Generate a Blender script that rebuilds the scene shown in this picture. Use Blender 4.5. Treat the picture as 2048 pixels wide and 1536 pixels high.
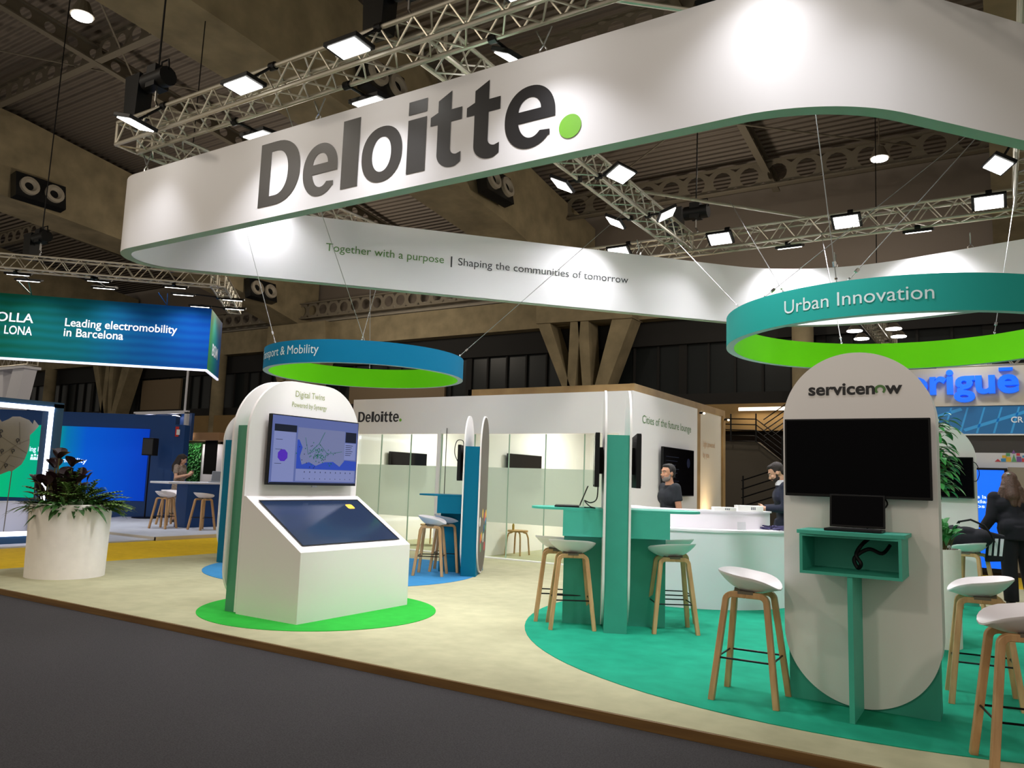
import bpy, bmesh, math, random
from mathutils import Vector, Matrix, Euler
from math import sin, cos, pi, radians, sqrt, atan2, hypot
random.seed(7)
for o in list(bpy.data.objects):
    bpy.data.objects.remove(o)
SC = bpy.context.scene
COL = SC.collection

# ------------------------------------------------------------------ camera, world, exposure
cam_d = bpy.data.cameras.new('camera'); cam = bpy.data.objects.new('camera', cam_d); COL.objects.link(cam)
CR = Vector((0.84843488, 0.52823364, 0.03357794)); CU = Vector((0.03560385, -0.12025056, 0.99210492)); CF = Vector((-0.52810096, 0.84054091, 0.12083192))
cam.matrix_world = Matrix(((CR.x, CU.x, -CF.x, 0), (CR.y, CU.y, -CF.y, 0), (CR.z, CU.z, -CF.z, 1.38), (0, 0, 0, 1)))
cam_d.sensor_width = 36; cam_d.lens = 1565.156 / 2048 * 36; cam_d.clip_end = 300; cam_d.clip_start = 0.05
SC.camera = cam
w = bpy.data.worlds.new('world'); SC.world = w; w.use_nodes = True
w.node_tree.nodes['Background'].inputs[0].default_value = (1.0, 0.90, 0.76, 1)
w.node_tree.nodes['Background'].inputs[1].default_value = 0.4
vs = SC.view_settings; vs.view_transform = 'Standard'; vs.look = 'None'; vs.gamma = 1; vs.use_curve_mapping = False; vs.exposure = 0.28
FZ = -0.06                      # hall floor; the booth platform top is z = 0

def lin(c):
    c /= 255.0
    return c / 12.92 if c <= 0.04045 else ((c + 0.055) / 1.055) ** 2.4
def rgb(r, g, b):
    return (lin(r), lin(g), lin(b), 1)

def area(name, loc, direc, power, sx, sy=None, color=(1, 1, 1), spread=180):
    l = bpy.data.lights.new(name, 'AREA'); l.energy = power; l.color = color
    l.shape = 'RECTANGLE'; l.size = sx; l.size_y = sy or sx; l.spread = radians(spread)
    o = bpy.data.objects.new(name, l); COL.objects.link(o)
    o.location = loc; o.rotation_euler = Vector(direc).to_track_quat('-Z', 'Y').to_euler()
    return o
# unseen fill points without fittings, added to brighten hall, girders and booth fronts
for i, (x, y, e) in enumerate([(-14, -2, 650), (-4, -8, 500), (6, -5, 500), (17, 6, 500), (-24, 23.5, 1100), (-41, 12, 1300), (-8.5, 24.5, 700), (7, 23, 700), (-24, 14, 500)]):
    l = bpy.data.lights.new('hall_fill_light', 'POINT'); l.energy = e * (1.05 if y < 0 else .45); l.color = (1.0, 0.88, 0.72); l.shadow_soft_size = 0.4
    o = bpy.data.objects.new('hall_fill_light', l); COL.objects.link(o); o.location = (x, y, 8.6)

# ------------------------------------------------------------------ materials
M = {}
def mat(name, c, rough=0.5, metal=0.0, emit=None, es=1.0, noise=0.0, nscale=40, bump=0.0, spec=0.5, sheen=0.0):
    m = bpy.data.materials.new(name); m.use_nodes = True; M[name] = m
    nt = m.node_tree; b = nt.nodes['Principled BSDF']
    b.inputs['Base Color'].default_value = rgb(*c); b.inputs['Roughness'].default_value = rough
    b.inputs['Metallic'].default_value = metal; b.inputs['Specular IOR Level'].default_value = spec
    if emit is not None:
        b.inputs['Emission Color'].default_value = rgb(*emit); b.inputs['Emission Strength'].default_value = es
    if noise or bump:
        tc = nt.nodes.new('ShaderNodeTexCoord'); n = nt.nodes.new('ShaderNodeTexNoise')
        n.inputs['Scale'].default_value = nscale; n.inputs['Detail'].default_value = 4
        nt.links.new(tc.outputs['Object'], n.inputs['Vector'])
        if noise:
            mx = nt.nodes.new('ShaderNodeMix'); mx.data_type = 'RGBA'; mx.blend_type = 'MULTIPLY'
            mx.inputs[0].default_value = 1.0; mx.inputs[6].default_value = rgb(*c)
            cr = nt.nodes.new('ShaderNodeValToRGB'); cr.color_ramp.elements[0].position = 0.3; cr.color_ramp.elements[1].position = 0.7
            k = 1 - noise; cr.color_ramp.elements[0].color = (k, k, k, 1); k = 1 + noise * 0.4; cr.color_ramp.elements[1].color = (k, k, k, 1)
            nt.links.new(n.outputs['Fac'], cr.inputs[0]); nt.links.new(cr.outputs[0], mx.inputs[7]); nt.links.new(mx.outputs[2], b.inputs['Base Color'])
        if bump:
            bp = nt.nodes.new('ShaderNodeBump'); bp.inputs['Strength'].default_value = bump; bp.inputs['Distance'].default_value = 0.01
            nt.links.new(n.outputs['Fac'], bp.inputs['Height']); nt.links.new(bp.outputs[0], b.inputs['Normal'])
    return m

def wood(name, c1, c2, scale=(3, 3, 30), rough=0.5):
    m = mat(name, c1, rough); nt = m.node_tree; b = nt.nodes['Principled BSDF']
    tc = nt.nodes.new('ShaderNodeTexCoord'); mp = nt.nodes.new('ShaderNodeMapping'); mp.inputs['Scale'].default_value = scale
    n = nt.nodes.new('ShaderNodeTexNoise'); n.inputs['Scale'].default_value = 1; n.inputs['Detail'].default_value = 5
    cr = nt.nodes.new('ShaderNodeValToRGB'); cr.color_ramp.elements[0].color = rgb(*c1); cr.color_ramp.elements[1].color = rgb(*c2)
    cr.color_ramp.elements[0].position = 0.35; cr.color_ramp.elements[1].position = 0.65
    nt.links.new(tc.outputs['Object'], mp.inputs[0]); nt.links.new(mp.outputs[0], n.inputs['Vector'])
    nt.links.new(n.outputs['Fac'], cr.inputs[0]); nt.links.new(cr.outputs[0], b.inputs['Base Color'])
    return m

mat('hall_carpet', (72, 70, 71), 0.95, noise=0.35, nscale=120, bump=0.4, spec=0.1)
mat('beige_carpet', (180, 177, 145), 0.95, noise=0.10, nscale=6, bump=0.2, spec=0.1)
mat('green_carpet', (48, 170, 60), 0.95, noise=0.10, nscale=8, spec=0.1)
mat('teal_carpet', (34, 154, 122), 0.95, noise=0.14, nscale=5, spec=0.1)
mat('blue_carpet', (62, 134, 186), 0.95, noise=0.10, nscale=8, spec=0.1)
mat('yellow_carpet', (228, 190, 40), 0.95, noise=0.10, nscale=8, spec=0.1)
mat('pale_carpet', (196, 200, 212), 0.9, noise=0.08, nscale=4, spec=0.1)
wood('plywood_edge', (120, 88, 42), (100, 70, 30), (1.5, 30, 30), 0.6)
mat('banner_white', (226, 225, 228), 0.55, spec=0.3)
mat('banner_trim', (150, 178, 158), 0.6)
mat('panel_white', (236, 232, 230), 0.5, spec=0.3)
mat('panel_edge', (214, 222, 218), 0.5)
mat('logo_black', (16, 15, 20), 0.42)
mat('logo_grey', (120, 120, 122), 0.4)
mat('logo_green', (110, 176, 40), 0.5)
mat('text_green', (84, 128, 66), 0.6)
mat('text_olive', (150, 160, 96), 0.6)
mat('text_dark', (46, 48, 52), 0.6)
mat('text_pale', (196, 214, 216), 0.6)
mat('text_white', (236, 240, 246), 0.6)
mat('text_tan', (196, 160, 124), 0.6)
mat('ring_blue', (0, 106, 144), 0.75, spec=0.15)
mat('ring_teal', (36, 150, 142), 0.75, spec=0.15)
mat('ring_green', (104, 210, 8), 0.75, spec=0.15)
mat('ring_edge', (176, 192, 192), 0.6)
mat('post_teal_shaded', (54, 158, 138), 0.5, noise=0.06, nscale=5)  # shaded copy of the station teal
mat('shelf_teal_lit', (66, 180, 158), 0.5, noise=0.06, nscale=5)  # lit copy of the same teal, the light put into the colour
mat('post_blue', (0, 104, 136), 0.7, spec=0.15)
mat('post_green', (70, 144, 112), 0.5)
mat('counter_mint', (236, 236, 242), 0.5)
mat('counter_white', (244, 240, 246), 0.45)
mat('black_gloss', (5, 5, 8), 0.12, spec=0.6)
mat('black_plastic', (11, 11, 13), 0.5, spec=0.25)
mat('black_metal', (14, 14, 15), 0.4, 0.6)
mat('dark_grey', (44, 44, 48), 0.5)
mat('grey_plastic', (120, 124, 130), 0.45)
mat('aluminium', (190, 184, 170), 0.38, 0.75)
mat('steel_wire', (170, 172, 170), 0.4, 0.8)
mat('chrome', (215, 215, 215), 0.2, 1.0)
mat('shell_white', (232, 226, 228), 0.4)
wood('oak', (204, 164, 116), (182, 140, 94), (30, 30, 3), 0.5)
wood('pale_oak', (196, 156, 96), (176, 134, 78), (2, 2, 20), 0.5)
wood('pine_trim', (160, 130, 84), (142, 112, 68), (3, 3, 3), 0.55)
mat('concrete', (138, 126, 100), 0.9, noise=0.28, nscale=1.3, spec=0.2)
mat('dark_steel', (110, 102, 88), 0.7, 0.2)
mat('gallery_dark', (20, 22, 24), 0.25, noise=0.3, nscale=0.6)
mat('gallery_glass', (24, 28, 29), 0.35, spec=0.15)
mat('wall_dark', (22, 21, 20), 0.9)
mat('wall_beige', (132, 106, 64), 0.8, noise=0.1, nscale=1)
mat('wall_brown', (46, 32, 22), 0.9, noise=0.2, nscale=1)
mat('wall_grey', (78, 72, 62), 0.9)
mat('blind_beige', (118, 102, 80), 0.9)
mat('navy', (0, 62, 124), 0.5)
mat('navy_side', (38, 84, 128), 0.5)
mat('lamp_white', (255, 255, 255), 0.5, emit=(255, 252, 246), es=9)
mat('lamp_warm', (255, 240, 220), 0.5, emit=(255, 226, 190), es=5)
mat('led_strip', (255, 255, 255), 0.5, emit=(236, 236, 255), es=3.5)
mat('led_trim', (240, 240, 250), 0.5, emit=(236, 236, 255), es=0.6)
mat('light_red', (200, 40, 30), 0.6)
mat('skin', (190, 138, 108), 0.55, noise=0.05, nscale=20)
mat('skin_pale', (206, 158, 130), 0.55)
mat('hair_grey', (36, 32, 30), 0.75, noise=0.3, nscale=120, bump=0.5)
mat('beard_grey', (128, 120, 114), 0.85, noise=0.3, nscale=160)
mat('hair_dark', (40, 30, 24), 0.7, noise=0.3, nscale=120, bump=0.5)
mat('hair_brown', (84, 60, 46), 0.6, noise=0.35, nscale=60, bump=0.6)
mat('tee_black', (30, 34, 40), 0.9, noise=0.15, nscale=30)
mat('suit_navy', (22, 28, 48), 0.85)
mat('suit_black', (12, 14, 24), 0.9, noise=0.2, nscale=20)
mat('shirt_white', (225, 225, 230), 0.8)
mat('eye_white', (225, 222, 215), 0.3)
mat('lip', (160, 96, 84), 0.5)
mat('soil', (40, 30, 22), 0.95)
mat('pot_white', (240, 234, 228), 0.6, noise=0.04, nscale=10)
mat('leaf_burgundy', (40, 14, 20), 0.45, noise=0.3, nscale=20)
mat('leaf_green', (54, 98, 40), 0.5, noise=0.35, nscale=12)
mat('leaf_light', (104, 138, 66), 0.5, noise=0.3, nscale=12)
mat('leaf_fresh', (60, 140, 70), 0.4, noise=0.3, nscale=12)
mat('stem', (90, 84, 44), 0.7)
mat('paper_white', (236, 236, 232), 0.7)
mat('lanyard', (58, 54, 96), 0.6)
mat('screen_off', (2, 2, 5), 0.2, spec=0.06)
mat('screen_touch', (26, 36, 56), 0.12, emit=(26, 40, 64), es=0.7, spec=0.6)
mat('scr_lav', (8, 8, 12), 0.3, emit=(106, 120, 184), es=0.55, spec=0.3)
mat('scr_land', (8, 8, 12), 0.3, emit=(126, 134, 178), es=0.60, spec=0.3)
mat('scr_sea', (8, 8, 12), 0.3, emit=(48, 80, 196), es=0.60, spec=0.3)
mat('scr_panel', (8, 8, 12), 0.3, emit=(136, 146, 200), es=0.62, spec=0.3)
mat('scr_dark', (8, 8, 12), 0.3, emit=(18, 26, 48), es=0.50, spec=0.3)
mat('scr_violet', (8, 8, 12), 0.3, emit=(88, 44, 196), es=0.60, spec=0.3)
mat('scr_green', (8, 8, 12), 0.3, emit=(20, 110, 90), es=0.60, spec=0.3)
mat('scr_yellow', (250, 190, 60), 0.3, emit=(250, 186, 60), es=1.2)
mat('scr_blue', (0, 90, 235), 0.3, emit=(0, 92, 240), es=0.95)
mat('scr_text', (220, 235, 255), 0.3, emit=(200, 220, 255), es=0.9)
mat('sign_blue', (0, 112, 255), 0.4, emit=(0, 100, 250), es=0.35)
mat('cream', (206, 196, 178), 0.7)
mat('fascia_blue', (22, 92, 140), 0.4, emit=(16, 76, 120), es=0.35)
mat('fascia_light', (40, 130, 180), 0.4, emit=(40, 120, 170), es=0.35)
mat('door_dark', (60, 56, 54), 0.6)
mat('grey_taupe', (150, 142, 128), 0.7)
mat('map_taupe', (128, 122, 108), 0.8, noise=0.06, nscale=3)
mat('map_line', (100, 94, 84), 0.8)
mat('pin_dark', (40, 40, 44), 0.6)
mat('wall_pale', (214, 214, 222), 0.7)
mat('light_ceiling', (170, 130, 90), 0.7)
mat('moss', (34, 70, 24), 0.8, noise=0.5, nscale=14, bump=0.8)
mat('dress', (150, 132, 116), 0.85, noise=0.55, nscale=45)
mat('bottle_gold', (180, 150, 70), 0.3)
for n, c in dict(toy_red=(200, 60, 70), toy_blue=(60, 140, 190), toy_yellow=(220, 180, 60), toy_green=(90, 160, 110), toy_purple=(120, 80, 150)).items():
    mat(n, c, 0.6)

def gradient_mat(name, stops, axis=0, lo=0.0, hi=1.0, emit=0.0, second=None, rough=0.4, waves=False):
    """colour bands along an object axis; second = (axis, lo, hi, colour): blends toward another colour along a second axis."""
    m = mat(name, (128, 128, 128), rough); nt = m.node_tree; b = nt.nodes['Principled BSDF']
    tc = nt.nodes.new('ShaderNodeTexCoord'); sx = nt.nodes.new('ShaderNodeSeparateXYZ'); nt.links.new(tc.outputs['Object'], sx.inputs[0])
    def mr(ax, a, z):
        r = nt.nodes.new('ShaderNodeMapRange'); r.inputs[1].default_value = a; r.inputs[2].default_value = z
        nt.links.new(sx.outputs[ax], r.inputs[0]); return r.outputs[0]
    cr = nt.nodes.new('ShaderNodeValToRGB'); els = cr.color_ramp.elements
    while len(els) < len(stops): els.new(0.5)
    for e, (p, c) in zip(els, stops): e.position = p; e.color = rgb(*c)
    nt.links.new(mr(axis, lo, hi), cr.inputs[0]); out = cr.outputs[0]
    if second:
        mx = nt.nodes.new('ShaderNodeMix'); mx.data_type = 'RGBA'; mx.inputs[7].default_value = rgb(*second[3])
        nt.links.new(mr(*second[:3]), mx.inputs[0]); nt.links.new(out, mx.inputs[6]); out = mx.outputs[2]
    if waves:
        wv = nt.nodes.new('ShaderNodeTexWave'); wv.wave_type = 'RINGS'; wv.inputs['Scale'].default_value = 1.6; wv.inputs['Distortion'].default_value = 1.5
        mp = nt.nodes.new('ShaderNodeMapping'); mp.inputs['Location'].default_value = (-3.6, 0, -0.1); nt.links.new(tc.outputs['Object'], mp.inputs[0]); nt.links.new(mp.outputs[0], wv.inputs['Vector'])
        mx = nt.nodes.new('ShaderNodeMix'); mx.data_type = 'RGBA'; mx.blend_type = 'ADD'; mx.inputs[7].default_value = (0.0, 0.02, 0.035, 1)
        nt.links.new(wv.outputs['Fac'], mx.inputs[0]); nt.links.new(out, mx.inputs[6]); out = mx.outputs[2]
    b.inputs['Specular IOR Level'].default_value = 0.12; nt.links.new(out, b.inputs['Base Color'])
    if emit:
        nt.links.new(out, b.inputs['Emission Color']); b.inputs['Emission Strength'].default_value = emit
    return m
# fascia banner of the neighbouring stand (local x runs along it) and its LED wall
gradient_mat('fascia_gradient', rough=0.8, stops=[(0.0, (0, 78, 58)), (0.35, (0, 80, 86)), (0.62, (0, 64, 112)), (1.0, (0, 62, 146))], axis=0, lo=0.0, hi=4.36, waves=True)
gradient_mat('fascia_gradient_side', [(0.0, (70, 160, 80)), (0.5, (0, 130, 130)), (1.0, (0, 90, 190))], 1, 0.0, 1.9)
gradient_mat('led_picture', [(0.0, (0, 205, 130)), (0.40, (0, 175, 150)), (0.47, (0, 130, 195)), (0.60, (0, 96, 226)), (1.0, (0, 66, 205))], 0, -3.3, 0.88, 0.38)

def glass_mat(name, tint, haze, rough=0.05):
    m = bpy.data.materials.new(name); m.use_nodes = True; M[name] = m; nt = m.node_tree; nt.nodes.clear()
    out = nt.nodes.new('ShaderNodeOutputMaterial'); tr = nt.nodes.new('ShaderNodeBsdfTransparent'); tr.inputs[0].default_value = tint
    gl = nt.nodes.new('ShaderNodeBsdfGlossy'); gl.inputs['Roughness'].default_value = rough
    lw = nt.nodes.new('ShaderNodeLayerWeight'); lw.inputs[0].default_value = 0.5; pw = nt.nodes.new('ShaderNodeMath'); pw.operation = 'POWER'; pw.inputs[1].default_value = 4
    nt.links.new(lw.outputs['Facing'], pw.inputs[0]); fr = nt.nodes.new('ShaderNodeMath'); fr.operation = 'MULTIPLY_ADD'; fr.inputs[1].default_value = 0.4; fr.inputs[2].default_value = 0.03; nt.links.new(pw.outputs[0], fr.inputs[0])
    mx = nt.nodes.new('ShaderNodeMixShader'); nt.links.new(fr.outputs[0], mx.inputs[0]); nt.links.new(tr.outputs[0], mx.inputs[1]); nt.links.new(gl.outputs[0], mx.inputs[2])
    if haze:
        df = nt.nodes.new('ShaderNodeBsdfDiffuse'); df.inputs[0].default_value = rgb(216, 222, 214)
        tl = nt.nodes.new('ShaderNodeBsdfTranslucent'); tl.inputs[0].default_value = rgb(216, 222, 214)
        ad = nt.nodes.new('ShaderNodeMixShader'); ad.inputs[0].default_value = 0.5
        nt.links.new(df.outputs[0], ad.inputs[1]); nt.links.new(tl.outputs[0], ad.inputs[2])
        m2 = nt.nodes.new('ShaderNodeMixShader'); m2.inputs[0].default_value = haze
        nt.links.new(mx.outputs[0], m2.inputs[1]); nt.links.new(ad.outputs[0], m2.inputs[2]); mx = m2
    nt.links.new(mx.outputs[0], out.inputs[0])
    return m
glass_mat('lounge_glass', (0.90, 0.945, 0.91, 1), 0)
glass_mat('frosted_glass', (0.87, 0.925, 0.89, 1), 0.72, 0.3)
glass_mat('clear_acrylic', (0.93, 0.96, 0.95, 1), 0)

def deck_mat():
    m = mat('roof_deck', (112, 102, 92), 0.7); nt = m.node_tree; b = nt.nodes['Principled BSDF']
    tc = nt.nodes.new('ShaderNodeTexCoord'); wv = nt.nodes.new('ShaderNodeTexWave'); wv.bands_direction = 'Y'; wv.inputs['Scale'].default_value = 1.1
    wv.inputs['Distortion'].default_value = 0.0
    bp = nt.nodes.new('ShaderNodeBump'); bp.inputs['Strength'].default_value = 1.0; bp.inputs['Distance'].default_value = 0.12
    nt.links.new(tc.outputs['Object'], wv.inputs[0]); nt.links.new(wv.outputs['Fac'], bp.inputs['Height']); nt.links.new(bp.outputs[0], b.inputs['Normal'])
deck_mat()

# ------------------------------------------------------------------ mesh helpers
class MB:
    def __init__(s): s.v = []; s.f = []; s.mi = []; s.cur = 0
    def add(s, vs, fs):
        o = len(s.v); s.v += [tuple(p) for p in vs]; s.f += [tuple(i + o for i in f) for f in fs]; s.mi += [s.cur] * len(fs); return s
    def box(s, x0, x1, y0, y1, z0, z1):
        vs = [(x, y, z) for z in (z0, z1) for y in (y0, y1) for x in (x0, x1)]
        return s.add(vs, [(0, 2, 3, 1), (4, 5, 7, 6), (0, 1, 5, 4), (2, 6, 7, 3), (0, 4, 6, 2), (1, 3, 7, 5)])
    def obox(s, c, ax, ay, az, hx, hy, hz):
        c = Vector(c); vs = [c + Vector(ax) * (i * hx) + Vector(ay) * (j * hy) + Vector(az) * (k * hz) for k in (-1, 1) for j in (-1, 1) for i in (-1, 1)]
        return s.add(vs, [(0, 2, 3, 1), (4, 5, 7, 6), (0, 1, 5, 4), (2, 6, 7, 3), (0, 4, 6, 2), (1, 3, 7, 5)])
    def cyl(s, p, q, r, r2=None, n=10, caps=True):
        p, q = Vector(p), Vector(q); r2 = r if r2 is None else r2; d = q - p
        if d.length < 1e-6: return s
        d.normalize(); a = d.orthogonal().normalized(); b = d.cross(a); vs = []
        for c, rr in ((p, r), (q, r2)):
            vs += [c + a * (rr * cos(2 * pi * i / n)) + b * (rr * sin(2 * pi * i / n)) for i in range(n)]
        fs = [(i, (i + 1) % n, n + (i + 1) % n, n + i) for i in range(n)]
        if caps: fs += [tuple(range(n - 1, -1, -1)), tuple(range(n, 2 * n))]
        return s.add(vs, fs)
    def tube(s, pts, r, n=8, closed=False, rx=None, up=None):
        """sweep a circle (or an rx by r rounded bar) along points"""
        pts = [Vector(p) for p in pts]; N = len(pts); vs = []; fs = []; prev = None
        for i, p in enumerate(pts):
            if closed: t = pts[(i + 1) % N] - pts[i - 1]
            else: t = pts[min(i + 1, N - 1)] - pts[max(i - 1, 0)]
            t.normalize()
            if up is not None: a = Vector(up) - t * t.dot(Vector(up)); a.normalize()
            elif prev is None: a = t.orthogonal().normalized()
            else: a = (prev - t * t.dot(prev)).normalized()
            prev = a; b = t.cross(a); rr = r[i] if isinstance(r, (list, tuple)) else r
            for k in range(n):
                th = 2 * pi * (k + 0.5) / n; ca, sb = cos(th), sin(th)
                vs.append(p + a * (ca * (rx or rr)) + b * (sb * rr))
        for i in range(N if closed else N - 1):
            for k in range(n):
                j = (i + 1) % N; fs.append((i * n + k, i * n + (k + 1) % n, j * n + (k + 1) % n, j * n + k))
        if not closed: fs += [tuple(range(n - 1, -1, -1)), tuple((N - 1) * n + k for k in range(n))]
        return s.add(vs, fs)
    def prism(s, poly, fn, t):
        """polygon (2D list) extruded: fn(u, v, w) gives the 3D point, w in (0, t)"""
        n = len(poly); vs = [fn(u, v, 0) for u, v in poly] + [fn(u, v, t) for u, v in poly]
        return s.add(vs, [tuple(range(n - 1, -1, -1)), tuple(range(n, 2 * n))] + [(i, (i + 1) % n, n + (i + 1) % n, n + i) for i in range(n)])
    def lathe(s, prof, c=(0, 0, 0), n=32, a0=0, a1=2 * pi):
        full = abs(a1 - a0 - 2 * pi) < 1e-6; m = n if full else n + 1; vs = []; k = len(prof)
        for i in range(m):
            a = a0 + (a1 - a0) * i / n; vs += [(c[0] + r * cos(a), c[1] + r * sin(a), c[2] + z) for r, z in prof]
        fs = [(i * k + j, ((i + 1) % m) * k + j, ((i + 1) % m) * k + j + 1, i * k + j + 1) for i in range(n) for j in range(k - 1)]
        return s.add(vs, fs)
    def ell(s, c, rx, ry, rz, n=16, m=10, R=None):
        vs = []; c = Vector(c)
        for j in range(m + 1):
            ph = pi * j / m - pi / 2
            for i in range(n):
                th = 2 * pi * i / n; p = Vector((rx * cos(ph) * cos(th), ry * cos(ph) * sin(th), rz * sin(ph)))
                vs.append(c + (R @ p if R else p))
        return s.add(vs, [(j * n + i, j * n + (i + 1) % n, (j + 1) * n + (i + 1) % n, (j + 1) * n + i) for j in range(m) for i in range(n)])
    def quad(s, *p): return s.add(p, [tuple(range(len(p)))])

def build(name, mb, mats, parent=None, smooth=False, bevel=0, angle=35):
    """one mesh object; world-space vertices are brought into the parent's frame"""
    me = bpy.data.meshes.new(name); vs = mb.v
    if parent is not None and not parent.get('_local'):
        mi = parent_inv(parent); vs = [mi @ Vector(v) for v in vs]
    me.from_pydata([tuple(v) for v in vs], [], mb.f); me.validate(clean_customdata=False)
    if not isinstance(mats, (list, tuple)): mats = [mats]
    for m in mats: me.materials.append(M[m])
    if len(mats) > 1: me.polygons.foreach_set('material_index', mb.mi[:len(me.polygons)])
    bm = bmesh.new(); bm.from_mesh(me); bmesh.ops.remove_doubles(bm, verts=bm.verts, dist=1e-5); bmesh.ops.recalc_face_normals(bm, faces=bm.faces); bm.to_mesh(me); bm.free()
    o = bpy.data.objects.new(name, me); COL.objects.link(o)
    if parent is not None: o.parent = parent
    if smooth:
        for p in me.polygons: p.use_smooth = True
        me.set_sharp_from_angle(angle=radians(angle))
    if bevel:
        b = o.modifiers.new('bevel', 'BEVEL'); b.width = bevel; b.segments = 2; b.limit_method = 'ANGLE'; b.angle_limit = radians(40)
    return o
def parent_inv(p):
    m = Matrix.LocRotScale(p.location, p.rotation_euler, None)
    if p.parent: m = Matrix.LocRotScale(p.parent.location, p.parent.rotation_euler, None) @ m
    return m.inverted()
def thing(name, label, cat, loc=(0, 0, 0), rotz=0, group=None, local=False):
    o = bpy.data.objects.new(name, None); COL.objects.link(o); o.empty_display_size = 0.1
    o.location = loc; o.rotation_euler = (0, 0, rotz); o['label'] = label; o['category'] = cat
    if group: o['group'] = group
    if local: o['_local'] = 1
    return o
def tag(o, label, cat, group=None):
    o['label'] = label; o['category'] = cat
    if group: o['group'] = group
    return o
def struct(name, mb, mats, **k):
    o = build(name, mb, mats, **k); o['kind'] = 'structure'; return o
def copy_thing(r, loc, rotz, label, group=None):
    c = r.copy(); COL.objects.link(c); c.location = loc; c.rotation_euler = (0, 0, rotz); c['label'] = label
    if group: c['group'] = group
    for ch in [o for o in bpy.data.objects if o.parent == r]:
        d = ch.copy(); COL.objects.link(d); d.parent = c
        for g in [o for o in bpy.data.objects if o.parent == ch]:
            e = g.copy(); COL.objects.link(e); e.parent = d
    return c

def curve_mesh(cu):
    o = bpy.data.objects.new('tmp', cu); COL.objects.link(o); dg = bpy.context.evaluated_depsgraph_get(); dg.update()
    me = bpy.data.meshes.new_from_object(o.evaluated_get(dg)); vs = [tuple(v.co) for v in me.vertices]; fs = [tuple(p.vertices) for p in me.polygons]
    bpy.data.objects.remove(o); bpy.data.curves.remove(cu); bpy.data.meshes.remove(me); return vs, fs
def text_geo(s, width=None, height=None, bold=0.0, extrude=0.0, space=1.0):
    """flat lettering, lower-left corner at the origin; width scales x, height is the height of the tallest glyph"""
    cu = bpy.data.curves.new('t', 'FONT'); cu.body = s; cu.size = 1; cu.offset = bold; cu.fill_mode = 'FRONT' if not extrude else 'BOTH'; cu.resolution_u = 4
    cu.extrude = extrude; cu.space_character = space
    vs, fs = curve_mesh(cu)
    x0 = min(v[0] for v in vs); x1 = max(v[0] for v in vs); z0 = min(v[1] for v in vs); z1 = max(v[1] for v in vs)
    sy = height / (z1 - z0) if height else width / (x1 - x0); sx = width / (x1 - x0) if width else sy
    return [((v[0] - x0) * sx, (v[1] - z0) * sy, v[2]) for v in vs], fs
def text(mb, s, fn, **k):
    vs, fs = text_geo(s, **k); return mb.add([fn(u, v, w) for u, v, w in vs], fs)
def plane_fn(o, du, dv=(0, 0, 1), off=0.0):
    o, du, dv = Vector(o), Vector(du).normalized(), Vector(dv).normalized(); n = du.cross(dv)
    return lambda u, v, w=0: o + du * u + dv * v + n * (off + w)
def spline_shape(loops):
    cu = bpy.data.curves.new('g', 'CURVE'); cu.dimensions = '2D'; cu.fill_mode = 'FRONT'
    for L in loops:
        sp = cu.splines.new('POLY'); sp.points.add(len(L) - 1); sp.use_cyclic_u = True
        for p, q in zip(sp.points, L): p.co = (q[0], q[1], 0, 1)
    return curve_mesh(cu)
def arc(cx, cy, rx, ry, a0, a1, n=20, p=2.0):
    out = []
    for i in range(n + 1):
        a = radians(a0 + (a1 - a0) * i / n); c, s = cos(a), sin(a)
        out.append((cx + rx * math.copysign(abs(c) ** (2 / p), c), cy + ry * math.copysign(abs(s) ** (2 / p), s)))
    return out
def capsule(x0, x1, z0, z1, rt, rb, n=16):
    """outline with rounded top corners rt and rounded bottom corners rb"""
    P = []
    P += arc(x1 - rt, z1 - rt, rt, rt, 0, 90, n); P += arc(x0 + rt, z1 - rt, rt, rt, 90, 180, n)
    if rb: P += arc(x0 + rb, z0 + rb, rb, rb, 180, 270, n) + arc(x1 - rb, z0 + rb, rb, rb, 270, 360, n)
    else: P += [(x0, z0), (x1, z0)]
    Q = []
    for p in P:
        if not Q or hypot(p[0] - Q[-1][0], p[1] - Q[-1][1]) > 1e-5: Q.append(p)
    return Q

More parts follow.
